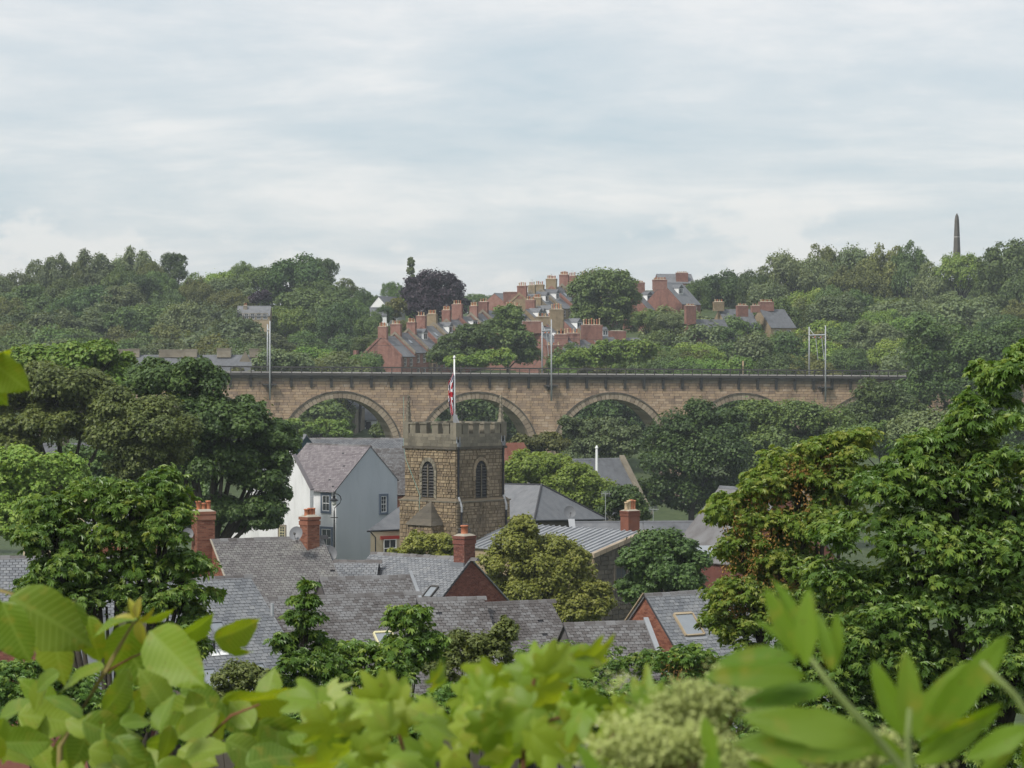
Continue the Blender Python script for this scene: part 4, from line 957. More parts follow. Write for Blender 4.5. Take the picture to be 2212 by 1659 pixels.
# ---- church nave with lead roof
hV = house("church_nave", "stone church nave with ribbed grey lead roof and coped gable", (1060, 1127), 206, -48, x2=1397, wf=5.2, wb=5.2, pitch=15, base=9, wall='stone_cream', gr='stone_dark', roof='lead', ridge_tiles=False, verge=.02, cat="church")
k = .3; dn = hV.uf - UZ * hV.tp; sl = np.linalg.norm(dn) * 5.35; dn /= np.linalg.norm(dn); nn = np.cross(dn, hV.ux); nn = nn if nn[2] > 0 else -nn
while k < hV.L - .1:
    mb = MB(); c = hV.O + hV.ux * k + dn * sl / 2; mb.box(c + nn * .02, hV.ux * .05, dn * sl / 2, nn * .055); mb.part("lead_roll", M['lead'], hV.root); k += .62
for s_, w in ((1, 5.35), (-1, 5.35)):
    n_ = 9
    for i in range(n_):
        v0, v1 = w * i / n_, w * (i + 1) / n_ - .03
        mb = MB(); q = []
        for o_ in (-.15, .16): q += [hV.pt(hV.L - .25, s_ * v0, -v0 * hV.tp + o_), hV.pt(hV.L + .16, s_ * v0, -v0 * hV.tp + o_), hV.pt(hV.L + .16, s_ * v1, -v1 * hV.tp + o_), hV.pt(hV.L - .25, s_ * v1, -v1 * hV.tp + o_)]
        mb.hexa(q); mb.part("coping_stone", M['stone_ring'], hV.root)
its = []
for i in range(22):
    z_ = -1.5 - i * .32 + (5.2 * hV.tp) - .1; v = -5.2
    while v < 5.1:
        w = rr.uniform(.4, .9); v1 = min(v + w, 5.2); zc_ = -.4 - i * .32
        if zc_ < -abs((v + v1) / 2) * hV.tp - .3: its.append((hV.pt(hV.L + .02, (v + v1) / 2, zc_), hV.uf * (v1 - v - .03), UZ * .29, hV.ux * (.06 + rr.uniform(0, .03))))
        v = v1
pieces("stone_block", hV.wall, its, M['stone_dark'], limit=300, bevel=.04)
its = []
for i in range(14):
    u = hV.L - 7
    while u < hV.L - .1:
        w = rr.uniform(.4, .9); u1 = min(u + w, hV.L); its.append((hV.pt((u + u1) / 2, 5.22, -5.2 * hV.tp - .35 - i * .32), hV.ux * (u1 - u - .03), UZ * .29, hV.uf * .06)); u = u1
pieces("stone_block", hV.wall, its, M['stone_cream'], limit=150, bevel=.04)
c, n = wall_hit(hV, 'R', (1340, 1248)); window(hV.root, c + n * .06, hV.uf, n, 1.1, 1.5, frame='stone_dark', surround='stone_dark', bars=(1, 0))
# church aisle wall strip with parapet behind the lead slope
hP = house("slate_house", "low lead edged slate roof behind the church with brick chimney and mixed pots", (1232, 1127), 214, 4, x2=1420, wf=3, wb=3, pitch=30, base=9, roof='slate_far', wall='stone_dark')
chimney(hP, 1361, 1103, 1165, 206, 1.15, .9, 40, 4, pot=('pot_buff', 'pot_buff', 'pot', 'pot'), pot_h=.75, pot_r=.17)
flashing(hP, .1, 3, .5, -.2, 'lead', .1)
hO = house("slate_house", "long grey slate roof beyond the church gable", (1392, 1126), 214, 6, x2=1560, wf=4.6, wb=4, pitch=34, base=9, roof='slate_far', wall='brick_dark')
hQ = house("brick_house", "steep slate roofed brick house half hidden by the seed laden tree", (1556, 1050), 212, -58, L=8, wf=5, wb=5, pitch=46, base=9, roof='slate_moss', wall='brick_dark')
chimney(hQ, 1618, 1052, 1110, 207, 1.0, .8, 46, 2)
for x in (1512, 1532, 1560): 
    c, n = wall_hit(hO, 'F', (x, 1188)); window(hO.root, c, hO.ux, n, .7, .9)
mb = MB(); q = P(1530, 1192, 196); mb.box(q, (1.6, .3, 0), (0, .9, .35), (0, 0, .05)); mb.top("glazed_porch", M['glass_sky'], q, "pale glazed lean-to roof glinting through the leaves", "porch")
# hipped roof right of the tower
hp = thing("hipped_house", (*P(1160, 1130, 226)[:2], 9), "house with grey hipped slate roof right behind the tower", "house")
N_, R_, L_, r1, r0 = P(1154, 1124, 221), P(1313, 1121, 231), P(1000, 1119, 230), P(1170, 1047, 227), P(1040, 1044, 235); B_ = P(1150, 1119, 245)
mb = MB(); mb.poly([L_, N_, r1, r0]); mb.poly([N_, R_, r1]); mb.poly([R_, B_, r0, r1]); mb.part("roof", M['slate_far'], hp)
mb = MB(); mb.tube([N_, r1], .09, 6); mb.tube([r1, R_], .09, 6); mb.tube([r1, r0], .09, 6); mb.part("hip_tiles", M['slate_under'], hp)
mb = MB(); mb.prism([N_ + (0, .4, -.1), R_ + (-.4, .1, -.1), B_ + (0, 0, -.1), L_ + (.4, 0, -.1)], (0, 0, -9)); mb.part("wall", M['stone_dark'], hp)
mb = MB(); mb.tube([L_ + (0, 0, -.05), N_ + (0, 0, -.05), R_ + (0, 0, -.05)], .08, 6); mb.part("gutter", M['paint_black'], hp)
dish(P(1230, 1107, 223), (.2, -1, .3), .5, "satellite dish over the hipped slate roof eaves", .6)
aerial(P(1308, 1125, 212), 2.2, "thin aerial pole by the hipped roof corner"); aerial(P(1411, 1125, 213), 1.0, "small aerial beside the red chimney behind the church")
aerial(P(165, 1080, 150), 1.6, "square grid aerial among the leaves on the left")
# stone coped roof and white flagpole further back
hX = house("slate_house", "slate roof with pale stone coping below the viaduct", (1120, 994), 322, 30, x2=1345, wf=6, wb=5, pitch=46, base=8, roof='slate_far', wall='stone_far')
mb = MB()
q = []
for o_ in (-.1, .35): q += [hX.pt(hX.L - .45, 0, o_), hX.pt(hX.L + .25, 0, o_), hX.pt(hX.L + .25, 6.3, -6.3 * hX.tp + o_), hX.pt(hX.L - .45, 6.3, -6.3 * hX.tp + o_)]
mb.hexa(q); mb.part("coping", M['stone_far'], hX.root)
fpl = thing("flagpole", (*P(1289, 1080, 300)[:2], 8), "white pole rising in front of the coped slate roof", "flagpole")
q = P(1289, 970, 300); mb = MB(); mb.tube([(q[0], q[1], 8), (q[0], q[1], q[2])], [.17, .13], 8); mb.part("shaft", M['pole_white'], fpl); mb = MB(); mb.lathe(q, [(.1, 0), (.18, .1), (.12, .3), (.02, .4)], 8); mb.part("finial", M['pole_white'], fpl)
# small red roof behind the tower's right edge
hR = house("brick_house", "little red tiled roof showing under the second arch", (1088, 956), 330, 30, x2=1130, wf=5, wb=3, pitch=45, base=8, roof='brick_red', wall='brick_dark', ridge_tiles=False)
# house seen through the first arch
hY = house("rendered_house", "white cottage with grey roof seen through the first arch", (760, 868), 525, -8, x2=860, wf=4.2, wb=4, pitch=38, base=14, roof='slate_far', wall='render_white')
c, n = wall_hit(hY, 'F', (786, 916)); window(hY.root, c, hY.ux, n, 1.2, 1.4)
c, n = wall_hit(hY, 'F', (796, 922)); mb = MB(); mb.box(c + n * .05, hY.ux * .5, n * .05, UZ * 1.0); mb.part("door", M['paint_black'], hY.root)
hY2 = house("stone_house", "tall narrow stone gable with dark window under the first arch", (746, 858), 515, 75, L=6, wf=1.9, wb=1.9, pitch=45, base=14, roof='slate_far', wall='stone_far')
c, n = wall_hit(hY2, 'L', (752, 888)); window(hY2.root, c, -hY2.uf, n, 1.2, 3.6)
# ------------------------------------------------------------------ terraces on the hill
ORD = "first second third fourth fifth sixth seventh eighth ninth tenth eleventh twelfth".split()
def dormer(h, u, v, w=1.5, hgt=1.5, gabled=True, wallm='paint_white'):
    """dormer standing on the front slope at (u, v)"""
    zb = -v * h.tp; c = h.pt(u, v, zb)
    mb = MB(); dl = hgt / h.tp + .2
    mb.hexa([h.pt(u - w / 2, v, zb - .2), h.pt(u + w / 2, v, zb - .2), h.pt(u + w / 2, v - dl, zb - .2), h.pt(u - w / 2, v - dl, zb - .2),
             h.pt(u - w / 2, v, zb + hgt), h.pt(u + w / 2, v, zb + hgt), h.pt(u + w / 2, v - dl, zb + hgt), h.pt(u - w / 2, v - dl, zb + hgt)])
    d_ = mb.part("dormer", M[wallm], h.root)
    mb = MB(); rise = w * .45 if gabled else .12; dl2 = (hgt + rise) / h.tp + .2
    mb.prism([h.pt(u - w / 2 - .15, v + .2, zb + hgt - .02), h.pt(u + w / 2 + .15, v + .2, zb + hgt - .02), h.pt(u, v + .2, zb + hgt + rise)], -h.uf * dl2); mb.part("dormer_roof", M['slate_far'], d_)
    mb = MB(); mb.box(h.pt(u, v + .03, zb + hgt * .5), h.ux * (w * .34), h.uf * .03, UZ * hgt * .36); mb.part("dormer_window", M['glass'], d_)
    mb = MB(); mb.box(h.pt(u, v + .05, zb + hgt * .5), h.ux * .05, h.uf * .04, UZ * hgt * .36); mb.part("glazing_bar", M['paint_white'], d_)
def fwindow(h, u, zc, w=1.1, hgt=1.6, frame='paint_white', v=None):
    c = h.pt(u, h.wf if v is None else v, 0); window(h.root, np.array((c[0], c[1], zc)), h.ux, h.uf, w, hgt, frame, 'stone_far', (1, 0), .14)
def party_wall(h, mat, u=0.0, th=.32):
    mb = MB()
    for s_, w, tt in ((1, h.wf, h.tp), (-1, h.wb, h.tb)):
        q = []
        for o_ in (-.3, .28): q += [h.pt(u - th / 2, 0, o_), h.pt(u + th / 2, 0, o_), h.pt(u + th / 2, s_ * (w + .2), -(w + .2) * tt + o_), h.pt(u - th / 2, s_ * (w + .2), -(w + .2) * tt + o_)]
        mb.hexa(q)
    mb.part("party_parapet", M[mat], h.root)
def terrace(n, p0, d0, p1, d1, yaw, wf, wb, pitch, mats, lab, group, feats, chim):
    A, B = P(*p0, d0), P(*p1, d1); hs = []
    for i in range(n):
        t = i / n; q = A * (1 - t) + B * t; q2 = A * (1 - (i + 1) / n) + B * ((i + 1) / n)
        a = math.degrees(math.atan2((B - A)[1], (B - A)[0])) if yaw is None else yaw
        L = np.linalg.norm((q2 - q)[:2]); d = q[1]; px, py = CX + F * q[0] / d, YH - F * (q[2] - CZ) / d
        mt = mats[i % len(mats)]
        h = house("terraced_house", lab % ORD[i], (px, py), d, a, L=L - .02, wf=wf, wb=wb, pitch=pitch, base=q[2] - wf * math.tan(R(pitch)) - 8.5, wall=mt, roof='slate_far', group=group, verge=0, eave=.25)
        party_wall(h, 'stone_far' if i % 3 else mt)
        ft = feats.get(i, '')
        if 'd' in ft: dormer(h, L * .5, wf * .55, 1.9, 1.5, True)
        if 'D' in ft: dormer(h, L * .5, wf * .55, 2.4, 1.3, False)
        if 'v' in ft:
            mb = MB(); c, nn = h.pt(L * .45, wf * .45, -wf * .45 * h.tp), None
            dn = h.uf - UZ * h.tp; dn /= np.linalg.norm(dn); nn = np.cross(dn, h.ux); nn = nn if nn[2] > 0 else -nn
            mb.box(c + nn * .08, h.ux * .45, dn * .6, nn * .04); mb.part("skylight", M['glass_sky'], h.root)
        ez = h.O[2] - wf * h.tp
        for zc in (ez - 1.4, ez - 4.3):
            for uu in (L * .27, L * .72): fwindow(h, uu, zc, 1.0, 1.6)
        # a tall stack on the party wall
        hc, npots, cm = chim[i % len(chim)]; hc *= rr.uniform(.75, 1.2); c = h.pt(.2 + rr.uniform(0, .6), rr.uniform(-.6, .6), 0); dd = c[1]
        xc, yc = CX + F * c[0] / dd, YH - F * (c[2] + hc - CZ) / dd
        chimney(h, xc, yc, YH - F * (c[2] - 1.2 - CZ) / dd, dd, rr.uniform(1.7, 2.6), .8, a - 90, npots, mat=cm, pot=('pot_buff', 'pot'), pot_h=.75, pot_r=.16)
        if i % 2: aerial(c + (0, .3, hc * .8), 1.6, "thin aerial over the chimney of the %s house up that terrace of %s" % (ORD[i], lab.split()[0] + ' ' + lab.split()[1]), 4)
        if i % 3 != 1:                                # lower rear offshoot with its own stack
            mb = MB(); q = h.pt(L * .5, -wb - 2.2, 0); zt_ = h.O[2] - wb * h.tb - .6
            mb.box((q[0], q[1], zt_ - 3), h.ux * L * .28, h.uf * 2.2, UZ * 3); mb.part("rear_wing", M[mt], h.root)
            mb = MB(); mb.prism([q + h.ux * (L * .32) + UZ * (zt_ - q[2]), q - h.ux * (L * .32) + UZ * (zt_ - q[2]), q + UZ * (zt_ + 1.1 - q[2])], h.uf * 2.3); mb.part("rear_roof", M['slate_far'], h.root)
            mb = MB(); mb.box((q[0], q[1], zt_ + 1.2), h.ux * .5, h.uf * .4, UZ * 1.2); mb.part("rear_chimney", M['brick_far'], h.root)
        hs.append(h)
    return hs
t1 = terrace(9, (824, 726), 562, (1068, 664), 612, None, 4.6, 5.4, 41, ['brick_far', 'brick_far', 'brick_far', 'brick_far', 'brick_yellow'],
             "red brick terraced house, %s uphill from the low end gable of the lower terrace", "houses of the lower terrace", {1: 'v', 2: 'd', 3: 'v', 4: 'd', 5: 'v', 6: 'D', 7: 'v', 8: 'v'},
             [(1.9, 5, 'brick_far'), (2.3, 4, 'brick_far'), (1.8, 5, 'brick_far'), (2.1, 3, 'brick_far'), (1.8, 5, 'brick_yellow')])
for u, z_ in ((1.2, -5.6), (3.4, -5.6)):
    h = t1[2]; c = h.pt(u, h.wf + .5, 0); mb = MB(); zc = h.O[2] - h.wf * h.tp - 3; mb.box((c[0], c[1], zc), h.ux * .85, h.uf * .5, UZ * 2.2); bw = mb.part("bay_window", M['stone_cream'], h.root)
    mb = MB(); mb.box((c + h.uf * .52)[:2].tolist() + [zc + .9], h.ux * .6, h.uf * .03, UZ * .8); mb.box((c + h.uf * .52)[:2].tolist() + [zc - 1.1], h.ux * .6, h.uf * .03, UZ * .8); mb.part("pane", M['glass'], bw)
t2 = terrace(8, (1122, 634), 622, (1300, 596), 668, None, 5.2, 5.5, 40, ['brick_yellow', 'brick_yellow', 'brick_yellow', 'brick_far'],
             "tall yellow brick terraced house, %s uphill from the pale gable of the upper terrace", "houses of the upper terrace", {0: 'd', 1: 'd', 2: 'd', 3: 'v', 4: 'd', 5: 'v', 6: 'v', 7: 'd'},
             [(2.0, 4, 'brick_far'), (1.5, 3, 'brick_yellow'), (1.2, 4, 'brick_yellow'), (1.6, 6, 'brick_yellow'), (2.2, 6, 'brick_far')])
t3 = terrace(5, (1078, 688), 592, (1182, 652), 622, None, 4.6, 4.6, 41, ['brick_far', 'brick_yellow', 'brick_far'],
             "slate roofed house, %s uphill in the short middle terrace between the two long ones", "houses of the middle terrace", {0: 'v', 1: 'd', 3: 'd', 4: 'v'}, [(1.6, 4, 'brick_far'), (1.9, 5, 'brick_yellow'), (1.4, 3, 'brick_far')])
def lone(px, d, yaw, L, wf, wb, pitch, wall, lab, chims=(), feats='', gl=None, name="brick_house", **k):
    o = P(*px, d); h = house(name, lab, px, d, yaw, L=L, wf=wf, wb=wb, pitch=pitch, base=o[2] - max(wf, wb) * math.tan(R(pitch)) - 7, wall=wall, gl=gl, roof='slate_far', verge=.05, **k)
    for (xc, yt, yb, dd, w, dp, ya, n, m_, ph) in chims: chimney(h, xc, yt, yb, dd, w, dp, ya, n, mat=m_, pot=('pot_buff', 'pot'), pot_h=ph, pot_r=.16)
    if 'd' in feats: dormer(h, L * .4, wf * .55, 1.9, 1.5, True)
    if 'v' in feats: dormer(h, L * .75, wf * .6, 1.5, 1.2, False)
    ez = h.O[2] - wf * h.tp
    for uu in (L * .25, L * .7): fwindow(h, uu, ez - 1.5); fwindow(h, uu, ez - 4.4)
    return h
lone((1068, 633), 640, 66, 6, 5, 5, 38, 'brick_far', "red brick end house left of the yellow brick gable", [(1102, 631, 655, 632, 3.2, 2.2, 0, 0, 'brick_far', .5)])
lone((1366, 628), 655, 48, 8, 5, 3, 42, 'brick_far', "red brick gable right of the round tree, two small dormers on its slope", [(1380, 610, 640, 657, 2.6, 1.3, 20, 6, 'brick_far', .4)], 'dv')
lone((1432, 610), 652, 52, 8, 5.5, 4.5, 43, 'brick_far', "big red brick gable house with a hipped dormer and wide chimney", [(1425, 604, 625, 645, 3.4, 1.0, 8, 8, 'brick_far', .5)], 'd')
lone((1418, 592), 690, 8, 9, 4, 5, 30, 'brick_far', "white trimmed upper house at the top of the hill street", [(1473, 589, 612, 688, 3.0, 1.2, 5, 5, 'brick_far', .3), (1440, 593, 606, 692, 4.0, 1.0, 5, 0, 'brick_yellow', .3)], 'v', name="terraced_house")
lone((1490, 690), 588, 30, 9, 4.3, 4.3, 46, 'brick_far', "orange brick gable house with square chimney among the trees", [(1491, 660, 700, 587, 2.4, 1.0, 25, 5, 'brick_far', .35)])
lone((1552, 668), 612, 20, 8, 4.5, 4.5, 42, 'brick_yellow', "cream gabled house with pale chimney below the dark trees", [(1552, 652, 672, 611, 2.4, 1.0, 15, 4, 'brick_yellow', .5), (1603, 660, 684, 608, 2.6, 1.0, 20, 5, 'brick_far', .4)])
lone((1640, 668), 616, 30, 7, 4.5, 4.5, 42, 'brick_yellow', "cream gabled house topped by paired red chimneys", [(1655, 652, 672, 617, 3.4, 1.0, 15, 6, 'brick_far', .5), (1632, 660, 675, 612, 2.0, 1.0, 15, 3, 'brick_far', .4)])
lone((1278, 728), 560, 40, 6, 3.5, 4, 40, 'brick_far', "small house whose tall red chimney carries many buff pots", [(1278, 702, 745, 560, 4.4, 1.2, 4, 7, 'brick_far', 1.3)])
lone((1322, 730), 566, 10, 6, 3, 4, 38, 'brick_far', "low roof beside a plain square red chimney", [(1333, 715, 735, 565, 3.6, 1.2, 4, 0, 'brick_far', .5)])
lone((1226, 734), 556, 42, 6, 4, 4, 42, 'brick_far', "brick house with twin linked chimneys behind the line portal", [(1212, 722, 775, 556, 2.6, 1.2, 10, 3, 'brick_far', 1.0), (1236, 720, 775, 557, 3.0, 1.2, 10, 4, 'brick_far', 1.0)])
lone((1188, 750), 548, 50, 6, 3.5, 4, 40, 'brick_far', "red brick house low behind the viaduct railing", [(1196, 746, 785, 545, 3.4, 1.0, 10, 3, 'brick_far', .6)])
lone((1216, 690), 592, 55, 7, 4.5, 4.5, 40, 'brick_far', "house with pots on a buff banded chimney between the terraces", [(1202, 668, 715, 592, 2.9, 1.2, 10, 5, 'brick_yellow', 1.2)], 'd')
lone((1152, 706), 585, 55, 7, 4.5, 4.5, 40, 'brick_far', "red house behind the leafy tree under the upper terrace", [(1150, 694, 720, 584, 4.2, 1.2, 8, 0, 'brick_far', .6)], 'v')
lone((1172, 690), 598, 58, 7, 4.5, 4.5, 40, 'brick_far', "dark roofed terrace house facing the round tree", [(1175, 684, 704, 598, 3.6, 1.2, 8, 4, 'brick_yellow', .8)], 'd')
lone((1250, 706), 585, 30, 7, 4, 4, 38, 'brick_yellow', "yellow brick house with lead flat dormer by the round tree", [], 'v')
for px, k in (((1136, 668), 0), ((1160, 662), 1)): lone(px, 606 + 6 * k, 64, 6, 4.5, 5, 40, 'brick_yellow', ("grey slate house tucked under the yellow gable", "slate house squeezed between dormers below the upper terrace")[k], [], 'd')
# small chimney in front of the first gable
mb = MB(); q = P(797, 785, 548); hq = thing("chimney_stack", q + (0, 0, -4), "small brick chimney with buff pots just above the railing", "chimney")
mb.box(q + (0, 0, -1.5), (1.2, 0, 0), (0, .5, 0), (0, 0, 2.6)); mb.part("stack", M['brick_far'], hq)
for k in range(3): mb = MB(); mb.lathe(q + (-.6 + k * .7, 0, 1.1), [(.17, 0), (.15, .8), (.2, .85), (.1, .9)], 8); mb.part("chimney_pot", M['pot_buff'], hq)
# bungalow in the wood
bg = house("bungalow", "white bungalow with grey roof among the hillside trees", (514, 661), 640, 0, x2=585, wf=3.4, wb=3, pitch=34, base=P(514, 704, 640)[2] - 3, wall='stone_cream', roof='slate_far')
chimney(bg, 530, 660, 680, 639, .9, .6, 0, 2, mat='stone_far', pot_h=.5)
for k in range(5): fwindow(bg, .9 + k * 1.45, bg.O[2] - 2.5, 1.0, 1.3)
# white house behind trees, far left of the copper beech
w1 = house("rendered_house", "small white gable house glimpsed left of the copper beech", (818, 640), 660, 60, L=8, wf=2.6, wb=2.6, pitch=45, base=30, wall='paint_white', roof='slate_far')
w2 = house("rendered_house", "white walled house with grey roof half lost in dark trees", (800, 664), 640, 5, x2=834, wf=3, wb=3, pitch=32, base=28, wall='paint_white', roof='slate_far')
# long stone terrace behind the left trees
st_ = house("stone_terrace", "long stone terrace with grey roof and many squat chimneys behind the left trees", (246, 767), 505, 1, x2=566, wf=6, wb=5, pitch=36, base=18, wall='stone_far', roof='slate_far', cat="terrace")
for xc, yt, w in ((263, 754, 2.6), (289, 753, 2.2), (358, 755, 2.4), (388, 755, 3.4), (413, 754, 2.2), (484, 752, 2.6), (552, 753, 2.2)):
    chimney(st_, xc, yt, 772, 505, w, 1.3, 1, 0, mat='stone_far', cement=False)
c_, nn_, dn_ = on_slope(st_, (530, 776)); mb = MB()
pr = [(-2.0, -3.2), (2.0, -3.2), (1.6, -1.2), (.9, -.2), (.35, .9), (0, 1.5), (-.35, .9), (-.9, -.2), (-1.6, -1.2)]
mb.prism([c_ + (x, -.6, z) for x, z in pr], (0, .6, 0)); mb.part("shaped_gable", M['stone_far'], st_.root)
# obelisk on the ridge
ob = P(2067, 545, 905); zt_ = P(2067, 461, 905)[2]; zb_ = P(2067, 575, 905)[2]
obk = thing("obelisk", (ob[0], ob[1], zb_), "tall dark stone obelisk rising above the ridge trees", "obelisk"); s2 = PX(905)
mb = MB(); mb.lathe((ob[0], ob[1], 0), [(8.5 / s2, zb_), (8.0 / s2, zb_ + 4), (4.9 / s2, zt_ - 2.3), (3.6 / s2, zt_ - .9), (.6 / s2, zt_)], 4); mb.part("shaft", M['stone_dark'], obk)
mb = MB(); zq = P(2067, 511, 905)[2]; mb.lathe((ob[0], ob[1], zq), [(7.3 / s2, -.25), (7.3 / s2, .0)], 4); mb.part("band", M['rail_pale'], obk)
# ------------------------------------------------------------------ leaves and trees
def LM(k, *a, **kw): M[k] = leafmat(k, *a, **kw)
LM('leaf_far', [(0, (0.052, 0.089, 0.025)), (.5, (0.100, 0.155, 0.040)), (1, (0.166, 0.229, 0.056))], trans=.28)
LM('leaf_grey', [(0, (0.072, 0.101, 0.042)), (.5, (0.124, 0.161, 0.065)), (1, (0.187, 0.224, 0.090))], trans=.28)
LM('leaf_olive', [(0, (0.072, 0.085, 0.022)), (.5, (0.130, 0.146, 0.034)), (1, (0.198, 0.208, 0.055))], trans=.28)
LM('leaf_bright', [(0, (0.077, 0.140, 0.020)), (.5, (0.150, 0.244, 0.034)), (1, (0.240, 0.300, 0.058))], trans=.25)
LM('leaf_copper', [(0, (0.014, 0.008, 0.016)), (.5, (0.031, 0.017, 0.029)), (1, (0.060, 0.034, 0.049))], trans=.12, tcol=(1.3, .5, .6))
LM('leaf_gold', [(0, (.09, .10, .018)), (1, (.2, .19, .04))], trans=.25)
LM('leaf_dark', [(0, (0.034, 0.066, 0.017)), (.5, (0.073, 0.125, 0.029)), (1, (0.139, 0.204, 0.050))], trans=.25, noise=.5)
LM('leaf_lime', [(0, (.12, .185, .03)), (.5, (.21, .285, .05)), (1, (.29, .35, .09))], trans=.4, noise=.5)
LM('leaf_brown', [(0, (0.052, 0.074, 0.018)), (.5, (0.104, 0.135, 0.031)), (1, (0.183, 0.212, 0.052))], trans=.28, noise=.5)
LM('leaf_yellow', [(0, (0.110, 0.129, 0.019)), (.5, (0.207, 0.227, 0.035)), (1, (0.306, 0.306, 0.073))], trans=.25, noise=.8)
LM('leaf_syc', [(0, (0.061, 0.121, 0.027)), (.5, (0.127, 0.228, 0.044)), (.85, (0.227, 0.319, 0.062)), (1, (0.302, 0.319, 0.085))], trans=.3, rough=.42, spec=.5, noise=1.2, namt=.3)
LM('leaf_syc_light', [(0, (0.083, 0.140, 0.025)), (.5, (0.172, 0.262, 0.044)), (.85, (0.273, 0.310, 0.064)), (1, (0.295, 0.310, 0.100))], trans=.35, rough=.42, spec=.5, noise=1.0, namt=.35)
S('seed_keys', [(0, (.16, .075, .02)), (1, (.32, .19, .05))], rough=.8)
QUAD_V = np.array([(-.5, 0, 0), (0, -.42, .06), (.55, .04, -.05), (.05, .46, .08)]); QUAD_F = np.array([(0, 1, 2, 3)])
SIX_V = np.array([(0, -.5, 0), (.5, -.18, -.1), (.22, .1, .02), (.3, .5, -.1), (-.12, .28, .05), (-.5, .2, -.12)]); SIX_F = np.array([(0, 1, 2, 4), (0, 4, 5, 5), (2, 3, 4, 4)])
def palm_leaf():
    """five-lobed sycamore leaf, stalk at the origin, lying flat with drooping lobes"""
    ang = [-2.55, -2.15, -1.75, -1.35, -.98, -.55, -.3, 0, .3, .55, .98, 1.35, 1.75, 2.15, 2.55]
    rad = [.36, .56, .34, .72, .48, .95, .62, 1.08, .62, .95, .48, .72, .34, .56, .36]
    V_ = [(0, 0, 0)] + [(r * math.sin(a) * .56, r * math.cos(a) * .56 + .12, -.16 * r * r + (.05 if i % 2 == 0 else -.05)) for i, (a, r) in enumerate(zip(ang, rad))]
    F_ = [(0, i, i + 1) for i in range(1, len(ang))]
    return np.array(V_), np.array(F_)
PALM_V, PALM_F = palm_leaf()
def unit(v): return v / (np.linalg.norm(v, axis=-1, keepdims=True) + 1e-9)
def crown_mesh(name, lobes, n, size, mat, rng, tmpl=(QUAD_V, QUAD_F), flat=.7, up=.5, clump=(.42, .72), dens=1.0, axis_up=False, sizevar=.35, shell=.55, fill=.12, kmin=7, ragged=.14):
    """lobes: (m,6) centre + radii. leaf faces gathered in clumps over the surface of the lobes"""
    lobes = np.asarray(lobes, float); Cc, Rr = lobes[:, :3], lobes[:, 3:]
    sc_c, sc_r, sc_o = [], [], []
    ext = np.ptp(np.concatenate([Cc - Rr, Cc + Rr]), 0).max()
    for c, r in zip(Cc, Rr):
        k = max(kmin, int(dens * 22 * (r.mean() / ext * 3) ** 1.1))
        dv = rng.normal(size=(k, 3)); dv[:, 2] = np.where(dv[:, 2] < -.3, -dv[:, 2] * .6, dv[:, 2]); dv = unit(dv)
        sc_c.append(c + dv * r * rng.uniform(.72, 1.03, (k, 1))); sc_r.append(r.mean() * rng.uniform(*clump, k)); sc_o.append(dv)
    sc_c, sc_r, sc_o = np.concatenate(sc_c), np.concatenate(sc_r), np.concatenate(sc_o)
    keep = np.ones(len(sc_c), bool)
    for c, r in zip(Cc, Rr): keep &= (((sc_c - c) / r) ** 2).sum(1) > .42
    sc_c, sc_r, sc_o = sc_c[keep], sc_r[keep], sc_o[keep]
    pr = sc_r ** 1.7; pr /= pr.sum(); idx = rng.choice(len(sc_c), n, p=pr)
    dv = unit(rng.normal(size=(n, 3)) + sc_o[idx] * .75 + np.array((0, 0, .35)))
    rad = sc_r[idx] * (shell + (1.08 - shell) * rng.random(n) ** .6)
    rag = rng.random(n) < ragged; rad = np.where(rag, sc_r[idx] * rng.uniform(1.0, 1.38, n), rad)   # stray sprigs roughen the outline
    pos = sc_c[idx] + dv * rad[:, None] * np.array((1, 1, flat)) + rng.normal(size=(n, 3)) * (sc_r[idx] * .1)[:, None]
    nf = int(n * fill)                                # loose leaves inside, so that no hollow shows
    if nf:
        j = rng.integers(0, len(Cc), nf); pos[:nf] = Cc[j] + unit(rng.normal(size=(nf, 3))) * Rr[j] * rng.uniform(.25, .85, (nf, 1))
    nor = unit(dv * .75 + rng.normal(size=(n, 3)) * .36 + np.array((0, 0, up)))
    sz = size * rng.uniform(1 - sizevar, 1 + sizevar, n)
    t = rng.normal(size=(n, 3))
    if axis_up: t = unit(dv * (1, 1, .2)) * .45 + t * .9 + np.array((0, 0, .1))
    a = unit(np.cross(t, nor)); b = np.cross(nor, a)  # b along the leaf
    TV, TF = tmpl
    V_ = pos[:, None] + sz[:, None, None] * (TV[None, :, 0, None] * a[:, None] + TV[None, :, 1, None] * b[:, None] + TV[None, :, 2, None] * nor[:, None])
    kv = len(TV); F_ = (TF[None] + kv * np.arange(n)[:, None, None]).reshape(-1, TF.shape[1])
    if TF.shape[1] == 4 and (TF[:, 2] == TF[:, 3]).any():
        tri = TF[TF[:, 2] == TF[:, 3]][:, :3]; qd = TF[TF[:, 2] != TF[:, 3]]
        T3 = np.concatenate([tri, qd[:, [0, 1, 2]], qd[:, [0, 2, 3]]]); F_ = (T3[None] + kv * np.arange(n)[:, None, None]).reshape(-1, 3)
    return np_mesh(name, V_.reshape(-1, 3), F_, [mat]), sc_c, sc_r
